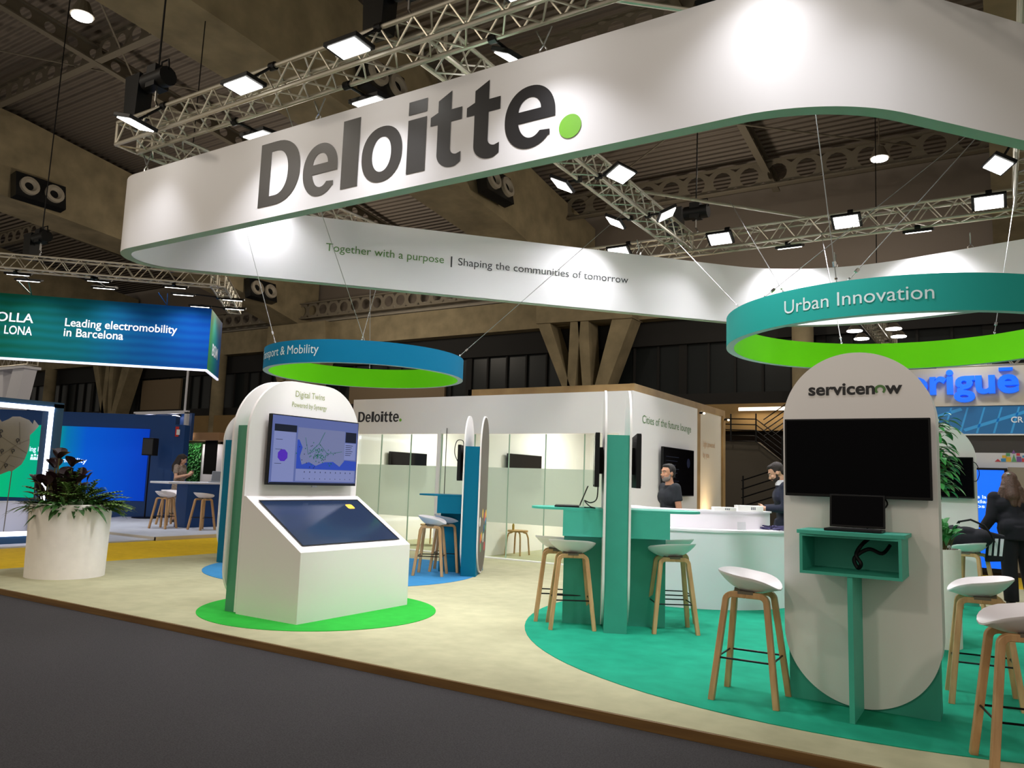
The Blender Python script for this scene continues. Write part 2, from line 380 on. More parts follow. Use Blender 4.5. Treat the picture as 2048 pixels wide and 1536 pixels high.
# bold humanist letters of the big wordmark, unit height 1 = cap height, each within x 0..w
def glyph(ch, w):
    if ch == 'D':
        o = [(0, 0), (w * .38, 0)] + arc(w * .38, .5, w * .62, .5, -90, 90, 24, 2.25) + [(0, 1)]
        i = [(w * .27, .15), (w * .40, .15)] + arc(w * .40, .5, w * .31, .35, -90, 90, 24, 2.2) + [(w * .27, .85)]
        return [o, i]
    if ch == 'l': return [[(0, 0), (w, 0), (w, 1), (0, 1)]]
    if ch == 'i': return [[(0, 0), (w, 0), (w, .745), (0, .745)], [(0, .815), (w, .815), (w, 1), (0, 1)]]
    if ch == 'o': return [arc(w / 2, .375, w / 2, .395, 0, 354, 48, 2.15), arc(w / 2, .375, w * .235, .25, 0, 354, 40, 2.1)]
    if ch == 't':
        s0, s1 = w * .24, w * .66
        return [[(s0, .745), (s0, .90), (s1, 1.0), (s1, .745), (w, .745), (w, .58), (s1, .58), (s1, .24)] + arc(s1 + .10, .22, .10, .09, 180, 270, 8) + [(w, .15), (w, .02)]
                + arc(w * .72, .17, w * .48, .20, 285, 180, 14) + [(s0, .58), (0, .58), (0, .70)]]
    if ch == 'e':
        cx, cy = w / 2, .375
        outer = arc(cx, cy, w / 2, .395, 0, 316, 50, 2.1)      # from the right, over the top, to the lower right
        yb = cy - .06
        o = [(w, yb)] + outer + [(w * .90, .165)]
        inn = arc(cx + w * .03, cy + .0, w * .26, .265, 312, 188, 22, 2.0)
        loop = [(w, yb)] + outer[:] + [(w * .90, .10), (w * .90, .165)] + [p for p in inn if p[0] < w * .86] + [(w * .27, yb)]
        hole = [(w * .28, cy + .085)] + arc(cx + w * .0, cy + .085, w * .22, .165, 180, 0, 20, 2.0)
        return [loop, hole]

# ------------------------------------------------------------------ SETTING: hall floor, back wall, roof
struct('floor', MB().box(-80, 30, -14, 34, FZ - 0.2, FZ), 'hall_carpet')
# back wall, in bands
struct('wall_back', MB().box(-80, 30, 30.4, 30.8, FZ, 16), 'wall_dark')
gl = struct('window_1', MB().box(-80, 30, 30.05, 30.15, 4.95, 7.0), 'gallery_glass')
mu = MB(); x = -79.0; k = 0
while x < 29:
    mu.box(x - (.16 if k % 5 == 0 else .04), x + (.16 if k % 5 == 0 else .04), 29.95, 30.06, 4.95, 7.0); x += 1.05; k += 1
build('window_frame', mu, 'wall_dark', gl)
struct('trim_1', MB().box(-80, 30, 29.6, 30.3, 4.45, 4.95), 'wall_dark')
struct('trim_2', MB().box(-80, 30, 29.8, 30.35, 7.0, 8.0), 'wall_dark')
struct('trim_3', MB().box(-28.8, -22.6, 29.9, 30.04, 4.97, 6.4), 'blind_beige')
struct('trim_4', MB().box(-47.0, -43.0, 29.9, 30.04, 4.97, 6.9), 'blind_beige')
struct('trim_5', MB().box(-80, 30, 29.0, 29.6, 3.45, 4.45), 'wall_beige')
struct('trim_6', MB().box(-80, 30, 29.9, 30.3, FZ, 3.45), 'wall_brown')
struct('ceiling_beam_edge', MB().box(-80, 30, 29.2, 30.2, 8.0, 9.3), 'concrete')
struct('trim_7', MB().box(-40, -16.5, 29.6, 30.3, 9.45, 9.9), 'grey_taupe')
struct('wall_back_upper', MB().box(-80, 30, 30.2, 30.39, 9.3, 16), 'roof_deck')
for i, x in enumerate((-57.0, -38.6, -6.0)):
    struct('column', MB().cyl((x, 29.3, FZ), (x, 29.3, 8.0), 0.38, n=16), 'concrete', smooth=True)
# W-shaped concrete piers
def leg4(mb, xt0, xt1, zt, xb0, xb1, zb, y0=28.6, y1=29.5):
    mb.prism([(xb0, zb), (xb1, zb), (xt1, zt), (xt0, zt)], lambda u, v, w_: (u, y0 + w_, v), y1 - y0)
for x0 in (-16.8, -33.75, -50.7):
    mb = MB()
    mb.prism([(x0, 8.05), (x0 + 4.45, 7.95), (x0 + 4.3, 9.2), (x0, 9.2)], lambda u, v, w_: (u, 28.5 + w_, v), 1.1)
    leg4(mb, x0, x0 + .62, 8.1, x0 + 1.75, x0 + 2.05, 4.3); leg4(mb, x0 + 3.55, x0 + 4.45, 8.05, x0 + 2.55, x0 + 3.0, 4.3)
    leg4(mb, x0 + 1.62, x0 + 2.1, 8.1, x0 + 1.50, x0 + 1.85, 4.3); leg4(mb, x0 + 1.95, x0 + 2.45, 8.1, x0 + 2.35, x0 + 2.7, 4.3)
    struct('pillar', mb, 'concrete')
# deep concrete girders running toward the wall, dropping to the piers
GB = [(-14, 11.75), (8.7, 11.67), (12.6, 11.45), (19.8, 10.87), (23.1, 10.5), (26.5, 9.8), (30, 8.9)]
GT = [(30, 12.4), (26, 12.9), (20, 13.8), (14, 14.6), (5, 15.2), (-14, 15.4)]
for x0 in (-16.8, -33.6, -50.4, 0.0, 16.8):
    struct('ceiling_beam', MB().prism(GB + GT, lambda u, v, w_, x0=x0: (x0 + w_, u, v), 2.0), 'concrete')
mb = MB(); ys = [g[0] for g in GT]; n = len(GT)
mb.add([(x, y, z + 0.55) for (y, z) in GT for x in (-80, 30)], [(2 * i, 2 * i + 1, 2 * i + 3, 2 * i + 2) for i in range(n - 1)])
mb.add([(x, y, z + 0.75) for (y, z) in GT for x in (-80, 30)], [(2 * i, 2 * i + 1, 2 * i + 3, 2 * i + 2) for i in range(n - 1)])
struct('ceiling', mb, 'roof_deck')
# perforated steel purlins (a web with a row of round holes, two flanges)
def purlin(p, q, depth, hole, pitch):
    p, q = Vector(p), Vector(q); L = (q - p).length; d = (q - p).normalized(); up = Vector((0, 0, 1)); up = (up - d * d.dot(up)).normalized(); nn = d.cross(up)
    mb = MB(); N = max(1, int(L / pitch)); st = L / N; m = 12
    for i in range(N):
        c = st * (i + .5); hv = [(c + hole * cos(2 * pi * j / m), hole * sin(2 * pi * j / m)) for j in range(m)]
        sq = []
        for j in range(m):
            a = 2 * pi * j / m; s_ = max(abs(cos(a)) / (st / 2), abs(sin(a)) / (depth / 2)); sq.append((c + cos(a) / s_, sin(a) / s_))
        vs = [p + d * u + up * v for u, v in hv + sq]
        mb.add(vs, [(j, (j + 1) % m, m + (j + 1) % m, m + j) for j in range(m)])
        mb.add([p + d * (c - st / 2) + up * (sy * depth / 2) for sy in (-1, 1)] + [p + d * (c + st / 2) + up * (sy * depth / 2) for sy in (1, -1)] , [])
    for sgn in (-1, 1):
        mb.obox((p + q) / 2 + up * (sgn * depth / 2), d, nn, up, L / 2, 0.12, 0.03)
    return mb
for p, q, dp, ho, pi_ in [((-80, 12.8, 14.55), (-16.8, 12.8, 14.55), .7, .24, .8), ((-14.8, 27.4, 12.5), (0, 27.4, 12.5), .9, .34, .95), ((-14.8, 18.5, 13.8), (0, 18.5, 13.8), .7, .26, .8),
                         ((-80, 20.5, 13.6), (-16.8, 20.5, 13.6), .7, .26, .8), ((-80, 28.8, 9.9), (-16.8, 28.8, 9.9), .8, .27, .75), ((2, 27.4, 12.5), (16.8, 27.4, 12.5), .9, .34, .95),
                         ((-24.2, 6, 15.2), (-24.2, 28, 12.7), .5, .17, .7), ((-41, 6, 15.2), (-41, 28, 12.7), .5, .17, .7), ((-6.8, 14, 14.6), (-6.8, 29, 12.6), .4, .13, .6)]:
    struct('ceiling_beam_perforated', purlin(p, q, dp, ho, pi_), 'dark_steel')
rods = [((-30, 8, 14.8), (-18, 20, 13.6)), ((-18, 8, 14.6), (-30, 20, 13.6)), ((-14, 19, 13.6), (-2, 27, 12.4)), ((-2, 19, 13.6), (-14, 27, 12.4)), ((-46, 9, 14.8), (-35, 20, 13.6)), ((0, 20, 13.6), (8, 27, 12.4))]
for a, b in rods:
    struct('ceiling_beam_tie_rod', MB().cyl(a, b, 0.03, n=6), 'dark_steel')
# stair under the gallery
struct('wall_stair', MB().prism([(-9.3, FZ), (-5.6, FZ), (-5.6, 1.5), (-7.4, 3.0), (-9.3, 3.05)], lambda u, v, w_: (u, 28.4 + w_, v), 0.4), 'wall_grey')
rl = thing('stair_railing', 'dark steel railing of horizontal bars along the grey stair under the gallery', 'railing', (-8, 28.2, 3.0))
mb = MB()
for k in range(5):
    mb.cyl((-9.2, 28.2, 3.05 + .2 * k), (-7.4, 28.2, 3.0 + .2 * k), .02, n=6); mb.cyl((-7.4, 28.2, 3.0 + .2 * k), (-5.6, 28.2, 1.6 + .2 * k), .02, n=6); mb.cyl((-7.2, 28.45, 3.0 + .2 * k), (-5.9, 28.45, 3.9 + .2 * k), .02, n=6)
build('rail', mb, 'black_metal', rl)
mb = MB()
for x, z in ((-9.2, 3.0), (-8.3, 3.0), (-7.4, 3.0), (-6.5, 2.2), (-5.65, 1.6)): mb.cyl((x, 28.2, z), (x, 28.2, z + 1.0), .03, n=6)
build('post', mb, 'black_metal', rl)
rl = thing('stair_railing', 'low dark railing of sloping bars beside the stair foot behind the suited man', 'railing', (-6.6, 26.0, 0.7))
mb = MB()
for k in range(4): mb.cyl((-7.3, 26, .75 + .28 * k), (-5.6, 26, 1.35 + .28 * k), .022, n=6)
build('rail', mb, 'black_metal', rl)
build('post', MB().cyl((-7.25, 26, FZ), (-7.25, 26, 1.75), .03, n=6).cyl((-5.7, 26, FZ), (-5.7, 26, 2.35), .03, n=6), 'black_metal', rl)
# strip lamps below the gallery
for x0, x1, z, lb in ((-8.2, -5.9, 4.2, 'long bright strip lamp on the beige bulkhead above the stair'), (-45.0, -42.6, 4.0, 'short strip lamp on the beige bulkhead far behind the bar table')):
    t = thing('strip_lamp', lb, 'lamp', ((x0 + x1) / 2, 28.9, z)); build('housing', MB().box(x0, x1, 28.85, 29.0, z - .02, z + .1), 'paper_white', t)
    build('diffuser', MB().box(x0, x1, 28.83, 28.86, z - .03, z + .08), 'lamp_warm', t)
    area('strip_light', ((x0 + x1) / 2, 28.7, z), (0, -.3, -1), 20, x1 - x0, .1, (1, .85, .65))

# ------------------------------------------------------------------ booth platform and floor discs
pf = thing('booth_platform', 'low beige carpeted stand platform with brown wooden edge board on grey hall carpet', 'platform', (-2, 4.52, FZ))
plan = [(-11.1, 4.54), (9.0, 4.54), (9.0, 14.25), (-1.2, 14.25), (-1.2, 20.0), (-11.1, 20.0)]
build('carpet', MB().prism(plan, lambda u, v, w_: (u, v, -0.045 + w_), 0.045), 'beige_carpet', pf)
build('edge_board', MB().box(-11.1, 9.0, 4.52, 4.54, FZ, -0.002).box(-11.12, -11.1, 4.52, 20, FZ, -0.002), 'plywood_edge', pf)
def disc(name, cx, cy, r, z, m, label, y_min=None):
    pts = [(cx + r * cos(2 * pi * i / 96), max(cy + r * sin(2 * pi * i / 96), y_min if y_min else -99)) for i in range(96)]
    o = build(name, MB().prism(pts, lambda u, v, w_: (u, v, z + w_), 0.004), m); tag(o, label, 'carpet')
disc('round_carpet', -5.97, 5.96, 1.18, 0.0005, 'green_carpet', 'bright green round carpet under the white touch-screen kiosk')
disc('round_carpet', -8.19, 8.62, 1.94, 0.0005, 'blue_carpet', 'blue round carpet inset under the blue display station')
disc('round_carpet', -0.98, 8.30, 3.39, 0.0005, 'teal_carpet', 'large teal round carpet under the teal stations and counter')
o = build('aisle_carpet', MB().box(-14.2, -11.12, -2, 26, FZ, FZ + .006), 'yellow_carpet'); tag(o, 'yellow aisle carpet strip between the beige platform and the blue stand', 'carpet')
o = build('aisle_carpet', MB().box(-1.2, 10, 14.25, 16.9, FZ, FZ + .006), 'yellow_carpet'); tag(o, 'yellow aisle carpet in front of the blue-lettered stand', 'carpet')

# ------------------------------------------------------------------ the big white hanging banner
def fillet(corners, radii, n=18):
    out = []; N = len(corners)
    for i in range(N):
        P = Vector(corners[i]); A = (Vector(corners[i - 1]) - P).normalized(); B = (Vector(corners[(i + 1) % N]) - P).normalized()
        ang = A.angle(B); t = radii[i] / math.tan(ang / 2); c = P + (A + B).normalized() * (radii[i] / sin(ang / 2))
        a = P + A * t - c; b = P + B * t - c; a0 = atan2(a.y, a.x); a1 = atan2(b.y, b.x); d = (a1 - a0 + pi) % (2 * pi) - pi
        out += [(c.x + radii[i] * cos(a0 + d * k / n), c.y + radii[i] * sin(a0 + d * k / n)) for k in range(n + 1)]
    return out
BZ0, BZ1, BTH = 4.15, 5.14, 0.13
bc = [(-10.75, 5.61), (-0.93, 5.61), (4.63, 12.48), (-2.82, 14.32)]
outer = fillet(bc, [0.6, 1.45, 0.8, 2.75]); inner = []
N = len(outer)
for i in range(N):
    a = Vector(outer[i - 1]); b = Vector(outer[(i + 1) % N]); t = (b - a).normalized(); nrm = Vector((-t.y, t.x)); inner.append((outer[i][0] + nrm.x * BTH, outer[i][1] + nrm.y * BTH))
bn = thing('hanging_banner', 'huge white loop banner with black wordmark and green dot hung from trusses', 'banner', (-3, 9, BZ0))
mb = MB()
mb.add([(x, y, z) for x, y in outer for z in (BZ0, BZ1)], [(2 * i, (2 * i + 2) % (2 * N), (2 * i + 3) % (2 * N), 2 * i + 1) for i in range(N)])
build('outer_skin', mb, 'banner_white', bn, smooth=True)
mb = MB(); mb.add([(x, y, z) for x, y in inner for z in (BZ0 + .005, BZ1)], [(2 * i, 2 * i + 1, (2 * i + 3) % (2 * N), (2 * i + 2) % (2 * N)) for i in range(N)])
build('inner_skin', mb, 'banner_white', bn, smooth=True)
mb = MB()
for z in (BZ0, BZ1):
    mb.add([(x, y, z) for x, y in outer] + [(x, y, z) for x, y in inner], [(i, (i + 1) % N, N + (i + 1) % N, N + i) for i in range(N)])
build('edge_trim', mb, 'banner_trim', bn)
# wordmark
wm = MB(); CAP = 0.735; zb = 4.285
for ch, x0, x1 in (('D', -6.955, -6.316), ('e', -6.262, -5.754), ('l', -5.697, -5.46), ('o', -5.419, -4.887), ('i', -4.823, -4.594), ('t', -4.545, -4.175), ('t', -4.12, -3.747), ('e', -3.693, -3.174)):
    vs, fs = spline_shape(glyph(ch, (x1 - x0) / CAP)); wm.add([(x0 + u * CAP, 5.605, zb + v * CAP) for u, v, w_ in vs], fs)
build('wordmark', wm, 'logo_black', bn)
o = build('wordmark_dot', MB().prism(arc(-3.026, 4.385, .107, .107, 0, 352.5, 47), lambda u, v, w_: (u, 5.606 - w_, v), .002), 'logo_green', bn); o['label'] = 'green round full stop'
# slogan on the inner back face
a47 = radians(47.7); dB = Vector((cos(a47), sin(a47), 0)); nB = Vector((sin(a47), -cos(a47), 0)); oB = Vector((-9.71, 6.75, 0)) + nB * 0.138
def on_back(xy): return (Vector((xy[0], xy[1], 0)) - oB).dot(dB)
def slog(mb, s, xy0, xy1, z, h):
    u0, u1 = on_back(xy0), on_back(xy1); text(mb, s, plane_fn(oB + dB * u0 + Vector((0, 0, z)), dB), width=u1 - u0, height=h)
mb = MB(); slog(mb, 'Together with a purpose', (-8.46, 8.11), (-7.27, 9.42), 4.60, 0.155); build('slogan_green', mb, 'text_green', bn)
mb = MB(); slog(mb, '|', (-7.20, 9.50), (-7.185, 9.517), 4.59, 0.17); slog(mb, 'Shaping the communities of tomorrow', (-7.12, 9.585), (-5.20, 11.69), 4.595, 0.155); build('slogan_dark', mb, 'text_dark', bn)

# ------------------------------------------------------------------ ring signs
def ring(name, label, cx, cy, R, m_out):
    t = thing(name, label, 'hanging sign', (cx, cy, 2.8)); n = 96; th = .075
    def skin(r, flip):
        mb = MB(); vs = [(cx + r * cos(2 * pi * i / n), cy + r * sin(2 * pi * i / n), z) for i in range(n) for z in (2.8, 3.1)]
        return mb.add(vs, [(2 * i, (2 * i + 2) % (2 * n), (2 * i + 3) % (2 * n), 2 * i + 1) for i in range(n)])
    build('outer_band', skin(R, 0), m_out, t, smooth=True); build('inner_band', skin(R - th, 1), 'ring_green', t, smooth=True)
    mb = MB()
    for z in (2.8, 3.1):
        mb.add([(cx + r * cos(2 * pi * i / n), cy + r * sin(2 * pi * i / n), z) for r in (R, R - th) for i in range(n)], [(i, (i + 1) % n, n + (i + 1) % n, n + i) for i in range(n)])
    build('rim', mb, 'ring_edge', t); return t
def ring_text(t, s, cx, cy, R, a_start, width, z, h, m):
    mb = MB(); fn = lambda u, v, w_=0: (cx + (R + .004) * cos(a_start + u / R), cy + (R + .004) * sin(a_start + u / R), z + v)
    text(mb, s, fn, width=width, height=h); build('lettering', mb, m, t)
BR = (-7.90, 8.51, 1.435); TR = (-0.82, 8.40, 1.63)
r1 = ring('ring_sign', 'blue hanging ring sign lettered Transport & Mobility with lime inside', *BR, 'ring_blue')
ring_text(r1, 'Transport & Mobility', *BR, radians(233.5), 1.36, 2.88, .155, 'text_pale')
r2 = ring('ring_sign', 'teal hanging ring sign lettered Urban Innovation with lime inside', *TR, 'ring_teal')
ring_text(r2, 'Urban Innovation', *TR, radians(242.5), 1.20, 2.895, .115, 'text_pale')

# ------------------------------------------------------------------ trusses
CHORDS = []
def near_chord(pt):
    best = None
    for a, b in CHORDS:
        u = max(0, min(1, (pt - a).dot(b - a) / (b - a).length_squared)); q = a + (b - a) * u
        if best is None or (q - pt).length < (best - pt).length: best = q
    return best
def truss(label, p, q, s=0.29, bay=0.42, r=.025, name='lighting_truss', group=None, m='aluminium'):
    """square truss: p, q = centre line of the bottom; chords at +-s/2 sideways and 0..s up"""
    p, q = Vector(p), Vector(q); d = (q - p).normalized(); sd = Vector((d.y, -d.x, 0)); up = Vector((0, 0, 1)); L = (q - p).length
    t = thing(name, label, 'truss', p, 0, group); CHORDS.extend([(p + c, q + c) for c in (sd * (s / 2), sd * (-s / 2), sd * (s / 2) + up * s, sd * (-s / 2) + up * s)])
    C4 = [sd * (s / 2), sd * (-s / 2), sd * (s / 2) + up * s, sd * (-s / 2) + up * s]
    for c in C4: build('chord', MB().cyl(p + c, q + c, r, n=8), m, t, smooth=True)
    mb = MB(); N = max(2, round(L / bay)); st = L / N
    for i in range(N):
        a, b, c = d * (st * i), d * (st * (i + .5)), d * (st * (i + 1))
        for u, v in ((0, 2), (1, 3), (0, 1), (2, 3)):
            k = (u, v) if i % 2 == 0 else (u, v)
            mb.cyl(p + a + C4[u], p + b + C4[v], r * .45, n=5, caps=False); mb.cyl(p + b + C4[v], p + c + C4[u], r * .45, n=5, caps=False)
    for e in (0, L):
        for u, v in ((0, 1), (2, 3), (0, 2), (1, 3)): mb.cyl(p + d * e + C4[u], p + d * e + C4[v], r * .8, n=6)
    build('lacing', mb, m, t); return t
TZ = 5.40
truss('long truss above the front edge of the white banner', (-9.35, 5.44, TZ), (4.8, 5.44, TZ))
truss('truss at the narrow end of the white banner running back from the corner', (-9.2, 5.6, TZ), (-9.2, 12.7, TZ))
truss('cross truss meeting the front truss above the wordmark', (-4.55, 5.6, TZ), (-4.55, 12.72, TZ))
truss('long rear truss behind the white banner loop', (-9.35, 12.87, TZ), (4.8, 12.87, TZ))
truss('cross truss at the teal ring end of the rig', (0.42, 5.6, TZ), (0.42, 12.72, TZ))
# two diagonal brace pipes
for p, q, lb in (((-4.5, 10.45, 5.72), (-2.5, 12.8, 5.72), 'thin brace pipe across the rear corner of the rig'), ((-3.3, 5.6, 5.72), (-2.2, 6.6, 5.72), 'thin brace pipe across the front corner of the rig')):
    tag(build('brace_pipe', MB().cyl(p, q, .025, n=8), 'aluminium', smooth=True), lb, 'pipe')

# ------------------------------------------------------------------ floodlights (housing, bright panel, bracket) with their light
def flood(loc, direc, label, power, size=(.34, .22), color=(0.98, .97, 1.0), up=None, spread=115, group=None, name='floodlight', clampto=None):
    D = Vector(direc).normalized(); q = D.to_track_quat('-Z', 'Y'); R = q.to_matrix(); c = Vector(loc)
    ax, ay, az = R @ Vector((1, 0, 0)), R @ Vector((0, 1, 0)), R @ Vector((0, 0, 1))
    t = thing(name, label, 'floodlight', loc, 0, group)
    build('housing', MB().obox(c + az * .03, ax, ay, az, size[0] * .62, size[1] * .60, .022), 'black_plastic', t, bevel=.005)
    build('light_panel', MB().obox(c + az * .003, ax, ay, az, size[0] / 2, size[1] / 2, .006), 'lamp_white', t)
    mb = MB(); k = clampto if clampto is not None else c + Vector((0, .25, .18)); k = near_chord(Vector(k))
    mb.cyl(c + az * .05, k, .016, n=6); mb.cyl(k + Vector((-.04, 0, 0)), k + Vector((.04, 0, 0)), .045, n=8)
    build('bracket', mb, 'black_metal', t)
    area('flood_light', c - az * .012, D, power, size[0], size[1], color, spread)
P0 = 20
FL = []
for i, (x, lb) in enumerate(((-8.51, 'floodlight on the front truss beside the corner hoist'), (-6.61, 'floodlight on the front truss above the capital letter of the wordmark'), (-5.11, 'floodlight on the front truss above the middle of the wordmark'),
                             (-3.2, 'floodlight on the front truss above the green dot'), (-1.3, 'floodlight on the front truss over the banner curve'), (-0.1, 'floodlight on the front truss past the banner curve'))):
    flood((x, 5.03, 5.37), (-.25 if x < -8 else 0, .3 if x > -1.5 else -.05, -1), lb, P0 * (.4 if x < -8 else 0.32 if x > -1.5 else 0.9), spread=100, clampto=(x + .12, 5.29, 5.66))
for x, lb in ((-7.43, 'floodlight under the front truss between the corner and the wordmark'), (-5.66, 'floodlight under the front truss behind the lower-case letters'), (-3.84, 'floodlight under the front truss near the cross truss joint'), (-1.8, 'floodlight under the front truss behind the banner curve')):
    flood((x, 5.95, 5.36), (-.5 if x == -3.84 else 0, .1 if x < -3 else .7, -1), lb, P0 * (2.5 if x == -3.84 else .5 if x < -5 else 2.4), clampto=(x, 5.6, 5.42))
for x, y, dx, lb in ((-4.08, 8.99, .35, 'floodlight on the teal-ring side of the cross truss, nearer the wordmark'), (-4.95, 8.97, -.35, 'floodlight on the blue-ring side of the cross truss, nearer the wordmark'),
                     (-4.95, 10.70, -.35, 'floodlight on the blue-ring side of the cross truss, near the rear truss'), (-4.10, 10.71, .35, 'floodlight on the teal-ring side of the cross truss, near the rear truss')):
    flood((x, y, 5.36), (dx * 1.3, .25 if (y > 10 and dx > 0) else -.1, -1), lb, P0 * (.85 if dx < 0 else 1.6), clampto=(-4.4 if x > -4.5 else -4.7, y, 5.45))
for x, lb in ((-3.80, 'glaring floodlight on the rear truss beside the cross truss joint'), (-1.87, 'glaring floodlight at the middle of the rear truss'), (-0.03, 'floodlight on the rear truss near the end cross truss'), (-5.6, 'floodlight on the rear truss just above the slogan banner edge')):
    flood((x, 12.30, 5.40), (0, -.6, -1), lb, P0 * (.6 if x < -5 else 1.2), clampto=(x, 12.75, 5.66))
for x, lb in ((-2.88, 'floodlight behind the rear truss above the banner dip'), (-0.97, 'floodlight behind the rear truss over the far white curve')):
    flood((x, 13.15, 5.36), (0, .3, -1), lb, P0, clampto=(x, 13.0, 5.45))
flood((0.08, 10.8, 5.36), (-.5, -.2, -1), 'floodlight on the end cross truss, high above the teal ring', P0 * 1.1, clampto=(.3, 10.8, 5.66))
for y, lb in ((7.2, 'floodlight on the banner-end truss near the corner'), (9.6, 'floodlight on the banner-end truss over the blue ring')):
    flood((-8.9, y, 5.36), (.3, 0, -1), lb, P0 * 1.1, clampto=(-9.05, y, 5.45))

# ------------------------------------------------------------------ chain hoists, slings, suspension wires
def hoist(x, y, z, label, top=13.6):
    t = thing('chain_hoist', label, 'hoist', (x, y, z)); 
    build('motor_body', MB().cyl((x - .2, y, z + .38), (x + .22, y, z + .38), .12, n=12).box(x - .09, x + .09, y - .1, y + .1, z + .26, z + .54), 'black_plastic', t, smooth=True)
    build('chain_bag', MB().prism([(-.12, -.25), (.12, -.25), (.15, .3), (-.15, .3)], lambda u, v, w_: (x - .38 + u, y - .1 + w_, z + .2 + v), .2), 'gallery_dark', t)
    build('hook', MB().tube([(x, y, z + .27), (x, y, z + .1), (x + .04, y, z + .03), (x, y, z - .02), (x - .04, y, z + .02)], .016, n=6), 'chrome', t)
    build('chain', MB().cyl((x, y, z + .5), (x + .1, y, top), .012, n=5), 'black_metal', t)
    build('carry_handle', MB().tube([(x + .05, y, z + .48), (x + .06, y, z + .6), (x + .2, y, z + .6), (x + .22, y, z + .46)], .012, n=6), 'black_metal', t)
hoist(-8.75, 5.40, 5.78, 'black chain hoist over the corner of the front truss')
hoist(-4.75, 5.44, 5.78, 'black chain hoist over the joint of front truss and cross truss')
hoist(-4.4, 12.87, 5.75, 'black chain hoist over the joint of rear truss and cross truss')
hoist(-15.0, 10.2, 5.72, 'black chain hoist over the corner of the fascia truss', 11.4)
hoist(-17.0, 8.25, 5.72, 'black chain hoist over the middle of the fascia truss', 11.6)
hoist(-2.35, 19.6, 5.35, 'chain hoist over the distant truss of round lamps')
def sling(x, y, label, dx=.08, dy=0):
    t = thing('sling', label, 'sling', (x, y, BZ1))
    build('wire_loop', MB().cyl((x - dx, y - dy, TZ), (x, y, BZ1 + .1), .008, n=5).cyl((x + dx, y + dy, TZ), (x, y, BZ1 + .1), .008, n=5), 'steel_wire', t)
    build('shackle', MB().tube([(x - .03, y, BZ1), (x - .035, y, BZ1 + .06), (x, y, BZ1 + .11), (x + .035, y, BZ1 + .06), (x + .03, y, BZ1)], .01, n=6).cyl((x - .05, y, BZ1 + .015), (x + .05, y, BZ1 + .015), .009, n=6), 'chrome', t)
for x, y, lb in ((-9.25, 5.67, 'sling and shackle holding the banner by its narrow corner'), (-6.15, 5.67, 'sling and shackle above the wordmark start'), (-3.35, 5.67, 'sling and shackle above the wordmark end'), (-1.7, 5.67, 'sling and shackle where the banner starts to curve')):
    sling(x, y, lb)
for x, y, lb in ((-5.02, 11.82, 'sling and shackle on the slogan face near the rear corner'), (-2.3, 13.9, 'sling and shackle behind the teal ring wires'), (-.3, 13.7, 'sling and shackle above the teal ring'), (-8.7, 7.85, 'sling and shackle at the start of the slogan face')):
    sling(x, y, lb, 0, .08)
def wire(p, q, label, clip=True):
    p, q = Vector(p), Vector(q); t = thing('suspension_wire', label, 'wire', q)
    d = (p - q).normalized(); build('cable', MB().cyl(p, q, .0045, n=5), 'steel_wire', t)
    if clip: build('clamp', MB().obox(q + d * .16, d, d.orthogonal(), d.cross(d.orthogonal()), .022, .008, .008).cyl(q + d * .03, q + d * .045, .012, n=8), 'chrome', t)
def rp(R_, a, z=3.1, off=.04): return (R_[0] + (R_[2] - off) * cos(radians(a)), R_[1] + (R_[2] - off) * sin(radians(a)), z)
wire((-9.2, 7.0, TZ), rp(BR, 252), 'wire holding the blue ring above the lettering')
wire((-9.2, 10.3, TZ), rp(BR, 310), 'wire down to the near rim of the blue ring')
wire((-9.06, 9.7, TZ), rp(BR, 130), 'vertical wire down to the far rim of the blue ring')
wire((-4.6, 10.35, TZ), rp(BR, 22), 'slanting wire from the cross truss to the blue ring')
wire((-1.25, 6.15, TZ), rp(TR, 259), 'vertical wire down to the near rim of the teal ring')
wire((-0.1, 9.6, TZ), rp(TR, 231), 'long slanting wire from the end truss to the teal ring lettering side')
wire((-3.38, 11.44, TZ + .3), rp(TR, 241), 'slanting wire from the brace pipe to the teal ring')
wire((-4.45, 11.87, TZ), rp(TR, 216), 'wire from the rear joint to the side of the teal ring')
wire((0.3, 8.8, TZ), rp(TR, 262), 'slanting wire crossing behind the ring front from the end truss')
wire((0.3, 11.2, TZ), rp(TR, 60), 'wire down to the far rim of the teal ring')
wire((-2.3, 12.7, TZ), rp(TR, 118), 'wire pair end seen through the teal ring')
wire((-6.62, 5.62, TZ), (-7.0, 7.5, 3.1), 'faint thin wire in front of the slogan', False)

# ------------------------------------------------------------------ TV displays
def tv(name, label, origin, du, w_, h, thick=.05, content=None, off='screen_off', bezel=.012, cable=False):
    """origin: lower-left corner of the front, du: direction of the picture's width; front normal = du x z"""
    du = Vector(du).normalized(); dv = Vector((0, 0, 1)); n = du.cross(dv); o = Vector(origin)
    t = thing(name, label, 'screen', o + du * (w_ / 2))
    build('casing', MB().obox(o + du * (w_ / 2) + dv * (h / 2) - n * (thick / 2), du, dv, n, w_ / 2, h / 2, thick / 2 - .001), 'black_plastic', t, bevel=.004)
    s = build('screen', MB().obox(o + du * (w_ / 2) + dv * (h / 2 + .004) , du, dv, n, w_ / 2 - bezel, h / 2 - bezel - .003, .0015), off, t)
    build('wall_bracket', MB().obox(o + du * (w_ / 2) + dv * (h / 2) - n * (thick + .02), du, dv, n, w_ * .22, h * .25, .02), 'black_metal', t)
    return t, s, plane_fn(o, du, off=.003)

